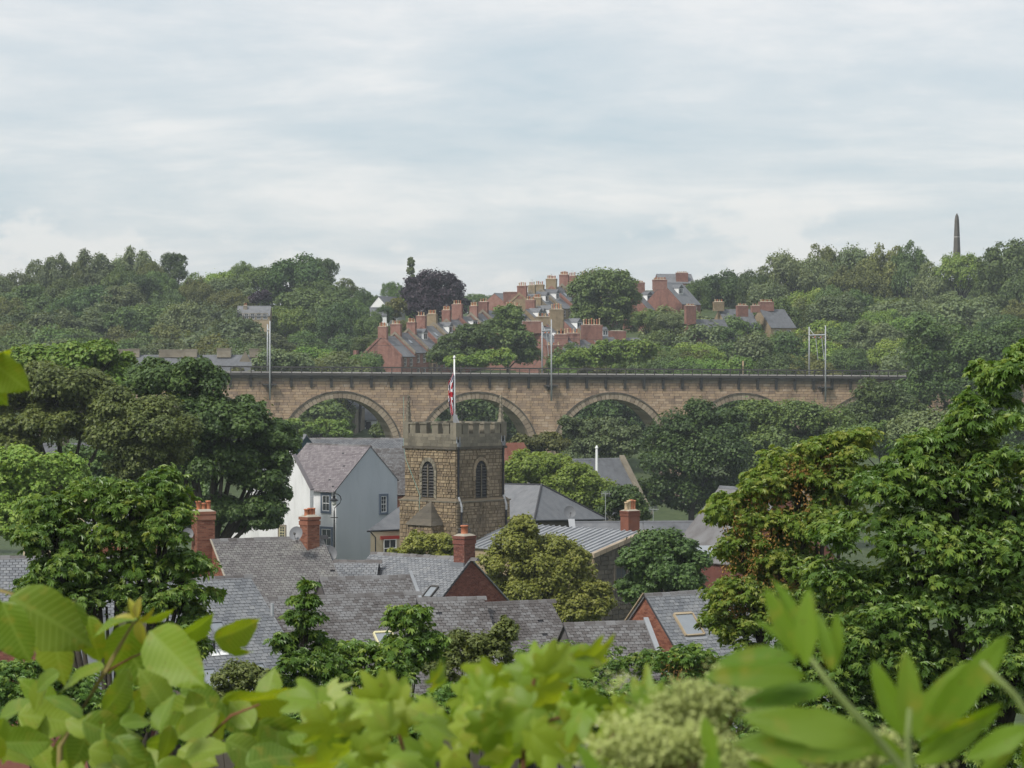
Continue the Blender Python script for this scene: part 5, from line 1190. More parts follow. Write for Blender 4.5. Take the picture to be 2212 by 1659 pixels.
def trunk_mb(base, lobes, r0, rng, fork=.35, extra=()):
    mb = MB(); lobes = np.asarray(lobes, float); base = np.asarray(base, float)
    top = lobes[:, :3].mean(0); low = lobes[:, 2].min(); z1 = base[2] + max((low - base[2]) * .8, (top[2] - base[2]) * fork)
    f_ = base * (1 - .5) + np.array((top[0], top[1], 0)) * .5; f_[2] = z1
    mid = (base + f_) / 2 + np.array((rng.normal() * r0 * .5, rng.normal() * r0 * .5, 0))
    mb.tube([base + (0, 0, -.4), base + (0, 0, .2), mid, f_], [r0 * 1.35, r0, r0 * .85, r0 * .7], 9)
    order = np.argsort(-lobes[:, 3:].prod(1))[:14]
    for i in order:
        c = lobes[i, :3]; m = f_ * .45 + c * .55 + np.array((0, 0, -.12 * np.linalg.norm(c - f_))) * rng.random()
        mb.tube([f_ - (0, 0, r0), m, c], [r0 * .5, r0 * .3, r0 * .1], 6)
        for k in range(3):
            e_ = c + unit(rng.normal(size=3)) * lobes[i, 3:] * .6; mb.tube([m * .4 + c * .6, (c + e_) / 2, e_], [r0 * .16, r0 * .1, r0 * .03], 5)
    return mb
def tree(name, label, d, lob, n, size, mat, base_x=None, cat="tree", group=None, r0=.35, tmpl=(QUAD_V, QUAD_F), seed=1, dd=1.0, base_z=None, extra_lobes=0, **kw):
    """a tree whose crown is given as lobes in picture px: (x, y, rx, ry[, depth offset in m])"""
    rng = np.random.default_rng(seed); L_ = []
    for q in lob:
        x, y, rx, ry = q[:4]; off = q[4] if len(q) > 4 else rng.uniform(-.35, .35) * (rx + ry) / 2 / PX(d)
        c = P(x, y, d + off); rm = (rx + ry) / 2 / PX(d); L_.append((*c, rx / PX(d), rm * dd, ry / PX(d)))
    L_ = np.array(L_)
    sub = []
    for l in L_:                                      # smaller lobes break each big one's outline
        k = 7 if extra_lobes == 0 else extra_lobes
        for _ in range(k):
            dv = unit(rng.normal(size=3)); s_ = rng.uniform(.35, .55); sub.append((*(l[:3] + dv * l[3:] * rng.uniform(.55, .78)), *(l[3:] * s_)))
    allL = np.concatenate([L_ * np.array((1, 1, 1, .86, .86, .86)), np.array(sub)])
    bx, by = L_[:, 0].mean(), L_[:, 1].mean()
    if base_x is not None: bx = (base_x - CX) / F * d
    bz = gz(bx, by) if base_z is None else base_z
    root = thing(name, (bx, by, bz), label, cat, group); T = ORG[root.name]
    mb = trunk_mb((bx, by, bz), L_, r0, rng); mb.part("trunk", M['bark'], root, True)
    me, cc, cr_ = crown_mesh("crown", allL, n, size, M[mat], rng, tmpl, **kw)
    V_ = np.empty(len(me.vertices) * 3, np.float32); me.vertices.foreach_get('co', V_); V_ = V_.reshape(-1, 3) - T.astype(np.float32); me.vertices.foreach_set('co', V_.ravel()); me.update()
    o = mobj("crown", me, root); ORG[o.name] = T
    return root, cc, cr_

# ---- prototypes for the hillside wood: unit crowns (radius 1, height about 1.6) shared between trees
def proto(seed, mat, kind):
    rng = np.random.default_rng(seed); L_ = []
    if kind == 'round': L_ = [(0, 0, 0, .68, .68, .52)] + [(*(unit(rng.normal(size=3)) * (.62, .62, .5)), *(np.array((1, 1, .8)) * rng.uniform(.26, .42))) for _ in range(16)]
    if kind == 'tall': L_ = [(0, 0, -.3, .62, .62, .62), (0, 0, .35, .5, .5, .55)] + [(*(unit(rng.normal(size=3)) * (.4, .4, .75)), *(np.array((1, 1, 1.1)) * rng.uniform(.24, .4))) for _ in range(12)]
    if kind == 'broad': L_ = [(-.3, 0, 0, .55, .6, .38), (.35, .1, .08, .52, .6, .38)] + [(*(unit(rng.normal(size=3)) * (.65, .6, .36)), *(np.array((1, 1, .72)) * rng.uniform(.3, .48))) for _ in range(13)]
    if kind == 'feather': L_ = [(0, 0, 0, .55, .55, .6)] + [(*(unit(rng.normal(size=3)) * (.62, .62, .6)), *(np.array((.8, .8, 1.25)) * rng.uniform(.18, .34))) for _ in range(20)]
    sm = {'feather': .052}.get(kind, .06)
    me, _, _ = crown_mesh("crown_" + kind, L_, 12000, sm, M[mat], rng, flat=.72, up=.45 if kind != 'feather' else .15, clump=(.38, .66), dens=.75, fill=.05)
    mb = trunk_mb((0, 0, -2.2), L_, .075, rng); tm = mb.mesh("trunk", M['bark'], smooth=True)
    return me, tm
PROTO = {}
for i, (mt, ks) in enumerate((('leaf_far', ('round', 'broad', 'tall', 'round')), ('leaf_grey', ('feather', 'round', 'tall')), ('leaf_olive', ('round', 'feather')), ('leaf_bright', ('round', 'broad')), ('leaf_dark', ('round', 'tall', 'broad')))):
    for j, k in enumerate(ks): PROTO[(mt, j)] = proto(100 + i * 10 + j, mt, k)
TR = random.Random(11)
TREE_TXT = {'leaf_far': ("mid green leafy tree of the hillside wood behind the viaduct", "mid green hillside trees"), 'leaf_grey': ("pale grey green feathery tree of the hillside wood", "grey green hillside trees"),
            'leaf_olive': ("olive brown tinged tree of the hillside wood", "olive hillside trees"), 'leaf_bright': ("fresh light green tree of the hillside wood", "light green hillside trees"), 'leaf_dark': ("deep dark green tree of the hillside wood", "dark hillside trees")}
LMK = [(545, 685, "the white bungalow"), (400, 768, "the long stone terrace"), (940, 640, "the copper beech"), (1300, 640, "the big round tree"), (1600, 670, "the cream gabled houses"), (2067, 520, "the obelisk"), (1180, 735, "the middle line portal"), (1765, 745, "the wide line portal"),
       (580, 750, "the paired line posts"), (625, 580, "the dark domed skyline tree"), (1435, 620, "the big red gable house"), (830, 740, "the low end gable of the terrace"), (2205, 600, "the tall right edge trees"), (70, 800, "the pale left treetop"), (1700, 560, "the feathery pale skyline tree"), (160, 570, "the feathery skyline crowns")]
KIND = {'leaf_far': "mid green", 'leaf_grey': "pale grey green", 'leaf_olive': "olive brown", 'leaf_bright': "fresh light green", 'leaf_dark': "deep dark green"}
def where(x, y, mt):
    a, b, t = min(LMK, key=lambda q: math.hypot(q[0] - x, q[1] - y)); dx, dy = x - a, y - b
    rel = ("uphill of" if dy < 0 else "downhill of") if abs(dy) > abs(dx) * .6 else ("to the right of" if dx > 0 else "to the left of")
    return "%s hillside tree %s %s" % (KIND[mt], rel, t)
CLEAR = [(500, 590, 664, 694, 634), (1484, 1520, 664, 712, 583), (1535, 1690, 648, 700, 604)]
def hill_tree(x, ytop, wpx, hpx, d, mt, j=None, label=None, group=None, name="hillside_tree"):
    if mt == 'leaf_grey': wpx, hpx = wpx * 1.4, hpx * 1.1
    if j is None: j = TR.randrange(sum(1 for q in PROTO if q[0] == mt))
    for a, b, y0, y1, dd in CLEAR:
        if d < dd and x + wpx * .45 > a and x - wpx * .45 < b and ytop < y1 and ytop + hpx > y0: ytop = y1 + 2; d = min(d, dd - 25)
    me, tm = PROTO[(mt, j)]; s = PX(d); rx = wpx / 2 / s; rz = hpx / 2 / s / .92; c = P(x, ytop + hpx / 2, d)
    g = gz(c[0], c[1]); root = thing(name, (c[0], c[1], g), label or where(x, ytop + hpx * .3, mt), "tree", group if label else TREE_TXT[mt][1])
    o = mobj("crown", me, root); o.location = (0, 0, c[2] - g); o.scale = (rx, rx * TR.uniform(.85, 1.1), rz); o.rotation_euler = (0, 0, TR.uniform(0, 6.28))
    low = c[2] - g
    t = mobj("trunk", tm, root); t.location = (0, 0, low); t.scale = (rx, rx, max(rz, low / 2.2)); t.rotation_euler = o.rotation_euler
    return root
W = 'leaf_grey'; G_ = 'leaf_far'; O_ = 'leaf_olive'; B_l = 'leaf_bright'; D_ = 'leaf_dark'
# skyline, left wood  (x, top, width, height, distance, kind)
for q in ((-12, 586, 70, 120, 690, W), (35, 578, 80, 130, 700, W), (78, 566, 75, 150, 705, W), (118, 560, 70, 140, 700, W), (160, 560, 78, 130, 710, O_), (205, 552, 90, 140, 712, W), (255, 545, 95, 150, 715, W), (300, 547, 80, 150, 712, W),
          (262, 568, 90, 120, 690, G_), (300, 582, 90, 110, 680, D_), (378, 548, 92, 105, 720, D_), (345, 575, 70, 90, 700, G_), (425, 585, 90, 130, 690, G_), (470, 572, 105, 140, 695, B_l), (430, 590, 80, 120, 680, O_), (520, 562, 75, 80, 730, G_), (500, 590, 90, 110, 690, W),
          (625, 533, 175, 170, 700, D_), (690, 548, 85, 110, 712, D_), (560, 570, 110, 120, 698, G_), (700, 592, 130, 110, 690, G_), (745, 604, 70, 80, 700, W), (668, 618, 190, 180, 655, G_), (725, 640, 110, 150, 640, D_), (620, 650, 110, 140, 645, B_l),
          (790, 612, 55, 110, 690, D_), (770, 632, 60, 100, 680, G_), (848, 605, 55, 80, 705, G_), (815, 640, 46, 90, 672, D_), (830, 652, 40, 60, 640, D_), (872, 630, 60, 90, 690, B_l), (795, 662, 66, 110, 622, D_), (838, 695, 76, 80, 600, G_), (868, 690, 50, 60, 612, O_), (800, 720, 90, 70, 575, G_), (360, 600, 100, 110, 680, G_), (330, 560, 90, 120, 705, O_), (60, 600, 110, 120, 680, G_), (150, 585, 110, 120, 690, G_)): hill_tree(*q)
# skyline, right wood
for q in ((1545, 570, 135, 150, 690, D_), (1635, 570, 85, 140, 680, D_), (1505, 600, 60, 90, 665, G_), (1700, 533, 105, 170, 690, W), (1785, 524, 115, 180, 720, O_), (1760, 545, 90, 160, 700, W), (1850, 520, 110, 190, 715, W), (1905, 514, 130, 200, 705, O_), (1960, 516, 100, 200, 700, G_), (1850, 560, 120, 150, 680, O_),
          (2068, 532, 110, 150, 690, B_l), (2010, 570, 80, 140, 690, W), (2120, 575, 70, 120, 705, G_), (2195, 508, 150, 190, 650, G_), (2215, 560, 120, 180, 640, D_), (2150, 560, 90, 160, 660, G_), (1670, 600, 90, 130, 670, W), (1740, 610, 100, 130, 660, B_l), (1800, 612, 90, 120, 650, G_)): hill_tree(*q)
# the body of the wood, stepping down the slope
def fill(x0, x1, y0f, y1, n, kinds, dmax, dmin, seed):
    r_ = random.Random(seed); pts = []
    for _ in range(n):
        best = None
        for _ in range(14):
            x = r_.uniform(x0, x1); y = y0f(x) + (y1 - y0f(x)) * r_.random() ** .9
            dm = min([math.hypot((x - a) * .75, y - b) for a, b in pts] + [1e9])
            if best is None or dm > best[0]: best = (dm, x, y)
        pts.append(best[1:])
    for x, y in pts:
        t = (y - y0f(x)) / (y1 - y0f(x) + 1e-6); d = dmax + (dmin - dmax) * t; w = r_.uniform(95, 190) * (1 + .1 * t)
        hill_tree(x, y, w, w * r_.uniform(.85, 1.15), d, r_.choice(kinds))
fill(-20, 520, lambda x: 612, 745, 40, [G_, G_, W, W, D_, O_], 672, 540, 5)
fill(540, 770, lambda x: 700, 760, 9, [G_, D_, W, B_l], 600, 535, 6)
fill(1420, 2230, lambda x: 660 if x < 1660 else 625, 760, 50, [G_, G_, D_, W, O_, B_l], 645, 525, 7)
fill(1240, 1500, lambda x: 728, 775, 13, [B_l, G_, G_, O_], 545, 515, 8)
fill(545, 775, lambda x: 752, 778, 7, [W, O_, G_], 520, 500, 9)
hill_tree(1402, 664, 84, 70, 600, G_, 0); hill_tree(1455, 672, 70, 60, 596, W, 1)
hill_tree(2205, 850, 170, 190, 410, G_, 1)
# a few more trees to either side, so that the place goes on past the picture
for q in ((2290, 760, 150, 170, 470, G_), (2400, 740, 170, 200, 500, D_), (2330, 830, 150, 170, 380, G_), (2460, 820, 170, 190, 400, W), (2360, 930, 190, 210, 300, D_), (2520, 900, 200, 230, 320, G_), (2300, 1000, 200, 230, 230, B_l), (2480, 1010, 240, 270, 210, G_), (2640, 980, 240, 260, 240, D_), (2420, 1180, 300, 330, 150, G_), (2680, 1150, 330, 360, 160, O_),
          (-90, 700, 150, 150, 560, G_), (-200, 690, 160, 170, 570, D_), (-110, 820, 160, 190, 330, G_), (-250, 830, 180, 200, 340, W), (-120, 960, 200, 230, 220, D_), (-300, 980, 230, 260, 230, G_), (-160, 1140, 260, 300, 150, B_l)): hill_tree(*q)
# single hillside trees that stand out
hill_tree(1042, 628, 110, 60, 820, G_, 1, "long low green tree line behind the copper beech", None, "skyline_tree"); hill_tree(1085, 634, 90, 50, 815, B_l, 1, "pale low treetop behind the lower terrace", None, "skyline_tree")
hill_tree(1000, 640, 70, 60, 800, G_, 0, "rounded treetop just right of the copper beech", None, "skyline_tree")
tree("copper_beech", "dark purple copper beech on the skyline above the terrace", 668, [(905, 640, 36, 48), (945, 625, 48, 36), (975, 640, 32, 40), (925, 668, 50, 36), (960, 668, 40, 34), (893, 672, 24, 30)], 16200, .62, 'leaf_copper', seed=21, r0=.5, fill=.05)
tree("slender_poplar", "slim upright poplar standing alone against the sky", 690, [(888, 570, 7, 11), (886, 588, 6, 12), (889, 606, 6, 12), (886, 622, 6, 12)], 2970, .45, 'leaf_grey', seed=22, r0=.2, flat=1.2, up=.1, base_x=887)
tree("round_tree", "big round green tree standing between the two hill terraces", 606, [(1300, 640, 55, 50), (1270, 640, 34, 40), (1335, 620, 30, 36), (1345, 655, 28, 40), (1285, 685, 42, 40), (1325, 690, 40, 38), (1262, 668, 26, 34)], 22950, .55, 'leaf_far', seed=23, r0=.5)
tree("golden_shrub", "yellow green rounded shrub left of the copper beech", 655, [(858, 665, 20, 18), (850, 680, 16, 14)], 3375, .45, 'leaf_gold', seed=24, cat="shrub", r0=.12)
tree("pale_bush", "pale pinkish flowering bush behind the bungalow", 650, [(560, 648, 18, 16), (572, 640, 12, 12)], 2970, .4, 'leaf_copper', seed=25, cat="shrub", r0=.1)
tree("street_tree", "tall leafy tree in front of the lower terrace with a thin top", 528, [(1098, 690, 24, 30), (1085, 720, 40, 30), (1110, 745, 42, 30), (1060, 755, 50, 28), (1130, 765, 36, 26)], 17550, .5, 'leaf_far', seed=26, r0=.35)
tree("street_tree", "low dense tree spreading left of the tall thin topped tree", 522, [(985, 748, 40, 24), (1020, 735, 40, 28), (960, 770, 34, 20), (1010, 772, 50, 22)], 14850, .5, 'leaf_far', seed=27, r0=.3)
tree("light_bush", "light green bush just above the railing by the flag", 512, [(1000, 786, 34, 14), (1050, 780, 34, 18), (1085, 775, 24, 20)], 8100, .45, 'leaf_bright', seed=28, cat="shrub", r0=.15)
tree("willow_bush", "grey green willow like bush above the railing by the paired posts", 492, [(600, 782, 40, 24), (640, 790, 36, 18), (575, 792, 26, 16)], 9450, .45, 'leaf_grey', seed=29, cat="shrub", r0=.15)
tree("railside_tree", "light tree crown behind the railing right of the middle portal", 508, [(1330, 762, 50, 24), (1380, 765, 46, 24), (1290, 775, 40, 20), (1240, 780, 44, 18)], 13500, .45, 'leaf_bright', seed=30, r0=.25)
# through the arches, behind the viaduct
for i, (lb, lab) in enumerate(((((690, 905, 46, 40), (650, 925, 40, 30), (735, 920, 26, 30)), "leafy tree seen through the first arch"), (((845, 925, 26, 26), (825, 935, 20, 20)), "small tree seen at the right side of the first arch"),
                   (((1000, 890, 60, 40), (1060, 900, 60, 44), (1110, 930, 50, 44), (960, 930, 40, 40)), "dark trees filling the second arch"), (((1290, 890, 60, 40), (1350, 895, 60, 36), (1260, 930, 50, 40), (1390, 930, 40, 40)), "dark tree filling the third arch"),
                   (((1610, 890, 50, 30), (1680, 890, 50, 28)), "dark tree showing under the fourth arch"))):
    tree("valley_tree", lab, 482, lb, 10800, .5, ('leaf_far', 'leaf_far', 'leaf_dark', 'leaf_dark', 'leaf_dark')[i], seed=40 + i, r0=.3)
tree("light_bush", "light green bush below the first arch opening", 425, [(700, 925, 40, 18), (640, 925, 22, 18), (730, 935, 30, 14)], 8100, .4, 'leaf_bright', seed=47, cat="shrub", r0=.15)
# ---- trees between church and viaduct
tree("dark_tree", "large dark green tree below the viaduct right of the light green one", 330, [(1500, 960, 70, 70), (1450, 1010, 70, 70), (1540, 1010, 75, 80), (1490, 1070, 80, 50), (1410, 1065, 45, 45), (1560, 930, 50, 50), (1505, 900, 40, 36)], 45900, .34, 'leaf_dark', seed=50, r0=.5)
tree("dark_tree", "broad green tree under the half hidden arch", 352, [(1640, 925, 70, 50), (1720, 920, 70, 46), (1680, 980, 80, 60), (1790, 930, 60, 46), (1610, 985, 60, 60), (1760, 985, 70, 60)], 40500, .36, 'leaf_far', seed=51, r0=.45)
tree("embankment_tree", "bushy tree growing against the right end of the viaduct", 405, [(1890, 860, 40, 36), (1930, 880, 40, 40), (1870, 900, 40, 34), (1960, 905, 40, 40)], 17550, .4, 'leaf_far', seed=52, r0=.3)
tree("embankment_tree", "tall tree hiding where the viaduct meets the hill", 440, [(2010, 800, 60, 50), (2080, 770, 60, 60), (2040, 860, 70, 60), (2130, 830, 70, 70), (1985, 850, 40, 46), (2000, 730, 40, 40), (2180, 780, 60, 70)], 35100, .44, 'leaf_far', seed=53, r0=.45)
tree("light_bush", "pale shrub low between the embankment trees", 340, [(1900, 945, 50, 40), (1850, 960, 50, 40), (1950, 965, 50, 40)], 12000, .34, 'leaf_far', seed=59, cat="shrub", r0=.2)
tree("pale_tree", "grey pale willowy tree left of the big maple", 330, [(2020, 950, 60, 50), (1970, 930, 50, 40), (2090, 950, 50, 46)], 16200, .36, 'leaf_grey', seed=54, r0=.3)
tree("silver_tree", "sparse silvery green tree in front of the third arch", 368, [(1300, 935, 50, 34), (1255, 950, 36, 34), (1340, 960, 40, 36), (1230, 920, 22, 22), (1285, 975, 50, 28)], 17550, .36, 'leaf_grey', seed=55, r0=.3)
tree("silver_tree", "pale olive tree right behind the tower parapet", 345, [(1140, 970, 42, 26), (1190, 960, 36, 24), (1110, 990, 30, 24)], 10800, .36, 'leaf_olive', seed=56, r0=.3)
tree("lime_tree", "bright yellow green tree behind the hipped roof", 262, [(1180, 1020, 52, 38), (1230, 1040, 56, 44), (1270, 1080, 46, 44), (1130, 1010, 40, 34), (1210, 1080, 60, 50), (1110, 1035, 30, 28)], 40500, .27, 'leaf_lime', seed=57, r0=.35)
tree("garden_tree", "dark small tree right of the white flagpole", 250, [(1350, 1080, 34, 34), (1335, 1110, 34, 26), (1375, 1105, 30, 30)], 12150, .26, 'leaf_dark', seed=58, r0=.2)
# ---- the big trees on the left
tree("great_sycamore", "huge dark sycamore left of the white house with spreading crown", 168, [(405, 850, 78, 66), (340, 830, 70, 50), (490, 930, 80, 66), (560, 985, 70, 60), (590, 960, 46, 46), (470, 1010, 80, 60), (560, 1050, 60, 50), (500, 1120, 70, 40), (560, 1110, 50, 36), (400, 940, 70, 60), (530, 885, 36, 30), (465, 825, 26, 22)], 81000, .24, 'leaf_dark', seed=60, r0=.5, base_x=420, tmpl=(SIX_V, SIX_F), fill=.05)
tree("brownish_tree", "brown green tree in front of the great dark sycamore", 158, [(330, 930, 80, 60), (280, 900, 60, 50), (350, 985, 70, 40), (260, 960, 60, 50), (300, 1010, 60, 30)], 35100, .22, 'leaf_brown', seed=61, r0=.35, base_x=330, tmpl=(SIX_V, SIX_F), fill=.05)
tree("brownish_tree", "brown green tree leaning to the left beside open trunks", 166, [(120, 850, 80, 60), (60, 880, 70, 60), (190, 880, 70, 60), (130, 930, 90, 40), (30, 930, 60, 40), (230, 930, 60, 40), (20, 970, 60, 36)], 43200, .24, 'leaf_brown', seed=62, r0=.4, base_x=160, tmpl=(SIX_V, SIX_F), fill=.05)
tree("light_tree", "lighter green treetop above the brown trees", 200, [(160, 790, 60, 46), (90, 790, 60, 44), (225, 785, 50, 46), (40, 820, 50, 46), (200, 825, 70, 44)], 29700, .28, 'leaf_bright', seed=63, r0=.35, fill=.05)
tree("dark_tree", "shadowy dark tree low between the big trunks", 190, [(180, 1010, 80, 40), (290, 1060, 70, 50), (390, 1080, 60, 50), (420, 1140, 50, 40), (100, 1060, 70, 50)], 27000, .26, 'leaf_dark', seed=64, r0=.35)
tree("light_tree", "fresh green tree at the picture edge below the brown trees", 128, [(60, 1010, 70, 46), (20, 1060, 60, 60), (110, 1050, 60, 50), (40, 1120, 70, 60), (150, 1025, 40, 36)], 35100, .19, 'leaf_bright', seed=65, r0=.3, tmpl=(SIX_V, SIX_F))
hZ = house("rendered_house", "pale house front glimpsed through the left trees", (60, 958), 215, 5, x2=330, wf=4, wb=3, pitch=35, base=8, wall='render_cream', roof='slate_far')
hZ2 = house("brick_house", "orange brick house glimpsed between the left trunks", (210, 1060), 180, -10, x2=310, wf=3, wb=3, pitch=40, base=8, wall='brick_red', roof='slate_far')
# ---- trees by the church
tree("yellowish_tree", "yellow green tree with feathery leaves in front of the nave", 150, [(1120, 1180, 46, 44), (1170, 1220, 70, 56), (1090, 1230, 50, 46), (1220, 1260, 80, 60), (1150, 1280, 80, 46), (1265, 1290, 46, 40), (1230, 1215, 40, 30), (1130, 1140, 28, 24), (1190, 1310, 60, 34), (1250, 1320, 56, 36)], 58000, .17, 'leaf_yellow', seed=70, r0=.25, tmpl=(SIX_V, SIX_F))
tree("yellowish_tree", "yellow green shrub at the foot of the tower", 168, [(900, 1180, 34, 22), (945, 1175, 34, 24), (880, 1200, 30, 20), (960, 1195, 30, 20)], 10800, .17, 'leaf_yellow', seed=71, r0=.12, tmpl=(SIX_V, SIX_F))
tree("garden_tree", "green tree with open crown before the church gable", 145, [(1430, 1190, 60, 36), (1390, 1220, 46, 36), (1470, 1215, 50, 40), (1430, 1250, 70, 40), (1380, 1280, 40, 40), (1480, 1265, 40, 36)], 29700, .18, 'leaf_dark', seed=72, r0=.2, tmpl=(SIX_V, SIX_F))
# ------------------------------------------------------------------ near trees on the river bank
PL = dict(tmpl=(PALM_V, PALM_F), axis_up=True, flat=.5, up=.8, shell=.1, clump=(.5, .85), fill=.1, ragged=.3, sizevar=.5)
tree("seed_tree", "yellow green maple hung with orange brown seed bunches", 56, [(1720, 1000, 60, 46), (1790, 985, 60, 44), (1660, 1050, 50, 40), (1740, 1070, 80, 60), (1600, 1110, 50, 46), (1680, 1150, 80, 50), (1780, 1130, 80, 60), (1610, 1200, 60, 50), (1700, 1240, 90, 60), (1590, 1290, 50, 50), (1840, 960, 50, 40), (1830, 1060, 60, 60), (1575, 1105, 40, 46), (1680, 1315, 80, 50), (1770, 1290, 80, 60), (1640, 1370, 60, 50), (1760, 1370, 80, 50), (1560, 1350, 40, 40)], 24000, .16, 'leaf_syc_light', seed=80, r0=.22, base_x=1760, **PL)
rt, kc, kr = None, None, None
def seed_keys(root, lob, d, n, seed, size=.05):
    rng = np.random.default_rng(seed); T_ = ORG[root.name]; Vs, Fs = [], []
    for _ in range(n):
        x, y, rx, ry = lob[rng.integers(len(lob))]; a = rng.uniform(0, 6.28); t = math.sqrt(rng.random())
        c = P(x + rx * t * math.cos(a), y + ry * t * math.sin(a) + 6, d - (rx / PX(d)) * .9 * math.sqrt(max(0, 1 - t * t)) - .1)
        for k in range(9):
            q = c + rng.normal(size=3) * (.04, .04, .075); u_ = unit(rng.normal(size=3) + (0, 0, -1.2)) * size; w_ = unit(rng.normal(size=3)) * size * .28
            b = len(Vs); Vs += [q, q + u_ * .5 + w_, q + u_, q + u_ * .5 - w_]; Fs.append((b, b + 1, b + 2, b + 3))
    mobj("seed_keys", np_mesh("seed_keys", np.array(Vs) - T_, Fs, [M['seed_keys']]), root, kind='stuff')
def find(n): return [o for o in COL.objects if o.parent is None and o.name.split('.')[0] == n]
seed_keys(find("seed_tree")[0], [(1720, 1020, 50, 40), (1650, 1065, 45, 36), (1740, 1090, 70, 50), (1600, 1130, 40, 36), (1680, 1170, 70, 40), (1610, 1220, 50, 40), (1790, 1010, 40, 40), (1690, 1270, 70, 40), (1590, 1300, 40, 36)], 56, 400, 3, .06)
tree("big_sycamore", "large green sycamore filling the right edge", 37, [(2150, 900, 80, 60), (2200, 830, 60, 60), (2080, 960, 70, 60), (1990, 990, 70, 50), (1930, 1070, 80, 60), (2060, 1080, 110, 80), (2180, 1040, 100, 100), (1860, 1160, 80, 60), (1980, 1190, 110, 80), (2120, 1210, 120, 90), (1820, 1270, 90, 60), (1930, 1320, 110, 70), (2080, 1350, 130, 90), (2210, 1280, 100, 110), (1780, 1390, 100, 60), (1900, 1450, 130, 70), (2070, 1500, 140, 80), (2200, 1450, 100, 100), (2130, 820, 40, 34), (2205, 770, 30, 26), (1740, 1480, 90, 60), (1850, 1570, 140, 70), (2060, 1620, 140, 60), (2215, 1150, 70, 80), (1990, 1405, 90, 50), (1890, 1395, 80, 50), (2100, 1430, 90, 60)],
     26000, .155, 'leaf_syc', seed=81, r0=.3, base_x=2140, **PL)
tree("left_sycamore", "glossy leaved sycamore in front of the left roofs", 46, [(110, 1110, 60, 40), (200, 1080, 60, 46), (290, 1090, 60, 50), (360, 1060, 50, 46), (120, 1170, 80, 46), (250, 1160, 80, 60), (360, 1140, 60, 60), (160, 1240, 90, 50), (300, 1240, 80, 60), (400, 1230, 46, 46), (230, 1310, 110, 50), (380, 1310, 70, 50), (110, 1290, 70, 40), (400, 1380, 60, 50)],
     11000, .17, 'leaf_syc', seed=82, r0=.2, base_x=250, **PL)
tree("sycamore_sapling", "slender sycamore sapling with a bare leading shoot in front of the roofs", 42, [(657, 1300, 26, 16), (655, 1345, 36, 26), (650, 1395, 52, 34), (660, 1450, 66, 40), (655, 1520, 80, 50), (665, 1265, 14, 8)], 2900, .155, 'leaf_syc', seed=83, r0=.05, base_x=655, **PL)
mb = MB(); rs = find("sycamore_sapling")[0]; mb.tube([P(655, 1560, 42), P(653, 1420, 42), P(656, 1330, 42), P(660, 1265, 42)], [.05, .035, .02, .008], 6); mb.part("leader", M['bark'], rs)
tree("sycamore_sapling", "rounded sycamore sapling before the moss streaked roof", 44, [(885, 1330, 46, 24), (880, 1370, 54, 34), (900, 1410, 66, 34), (760, 1420, 60, 30), (820, 1450, 70, 40), (740, 1470, 50, 40)], 3300, .155, 'leaf_syc', seed=84, r0=.06, base_x=870, **PL)
tree("seed_tree", "low maple with reddish seed bunches under the roof window", 50, [(1500, 1430, 60, 36), (1460, 1450, 50, 40), (1540, 1460, 50, 40), (1500, 1500, 70, 50), (1610, 1470, 60, 50), (1580, 1540, 80, 50)], 5200, .15, 'leaf_syc', seed=85, r0=.1, base_x=1520, **PL)
seed_keys(find("seed_tree")[-1], [(1480, 1440, 50, 30), (1530, 1470, 40, 30)], 50, 90, 4)
tree("bank_shrub", "small leaved dark shrub under the blue slate roof", 52, [(520, 1470, 60, 34), (570, 1500, 60, 40), (470, 1520, 60, 40)], 9000, .07, 'leaf_brown', seed=86, cat="shrub", r0=.05, tmpl=(SIX_V, SIX_F))
tree("bank_shrub", "small leaved shrub right of the rounded sapling", 54, [(1000, 1400, 60, 30), (1050, 1420, 60, 40), (960, 1440, 60, 40), (1090, 1370, 30, 30)], 9000, .075, 'leaf_brown', seed=87, cat="shrub", r0=.05, tmpl=(SIX_V, SIX_F))
tree("bank_shrub", "dense dark shrub at the lower left edge", 40, [(60, 1480, 90, 50), (150, 1530, 90, 60), (40, 1560, 80, 60), (240, 1560, 90, 50), (330, 1520, 80, 60)], 6000, .12, 'leaf_syc', seed=88, cat="shrub", r0=.08, **PL)
tree("bank_shrub", "dark undergrowth behind the foreground maple leaves", 36, [(480, 1590, 110, 50), (640, 1600, 120, 50), (820, 1580, 120, 60), (1000, 1550, 120, 60), (1180, 1540, 120, 70), (1350, 1560, 120, 80), (1480, 1600, 110, 70), (1640, 1620, 110, 60)], 11000, .13, 'leaf_syc', seed=89, cat="shrub", r0=.08, **PL)
tree("bank_shrub", "shrub masking the eaves below the low slate roof", 58, [(1180, 1440, 80, 40), (1290, 1440, 70, 40), (1390, 1450, 60, 40), (1240, 1480, 90, 40), (1110, 1470, 60, 40)], 5000, .13, 'leaf_syc', seed=90, cat="shrub", r0=.06, **PL)

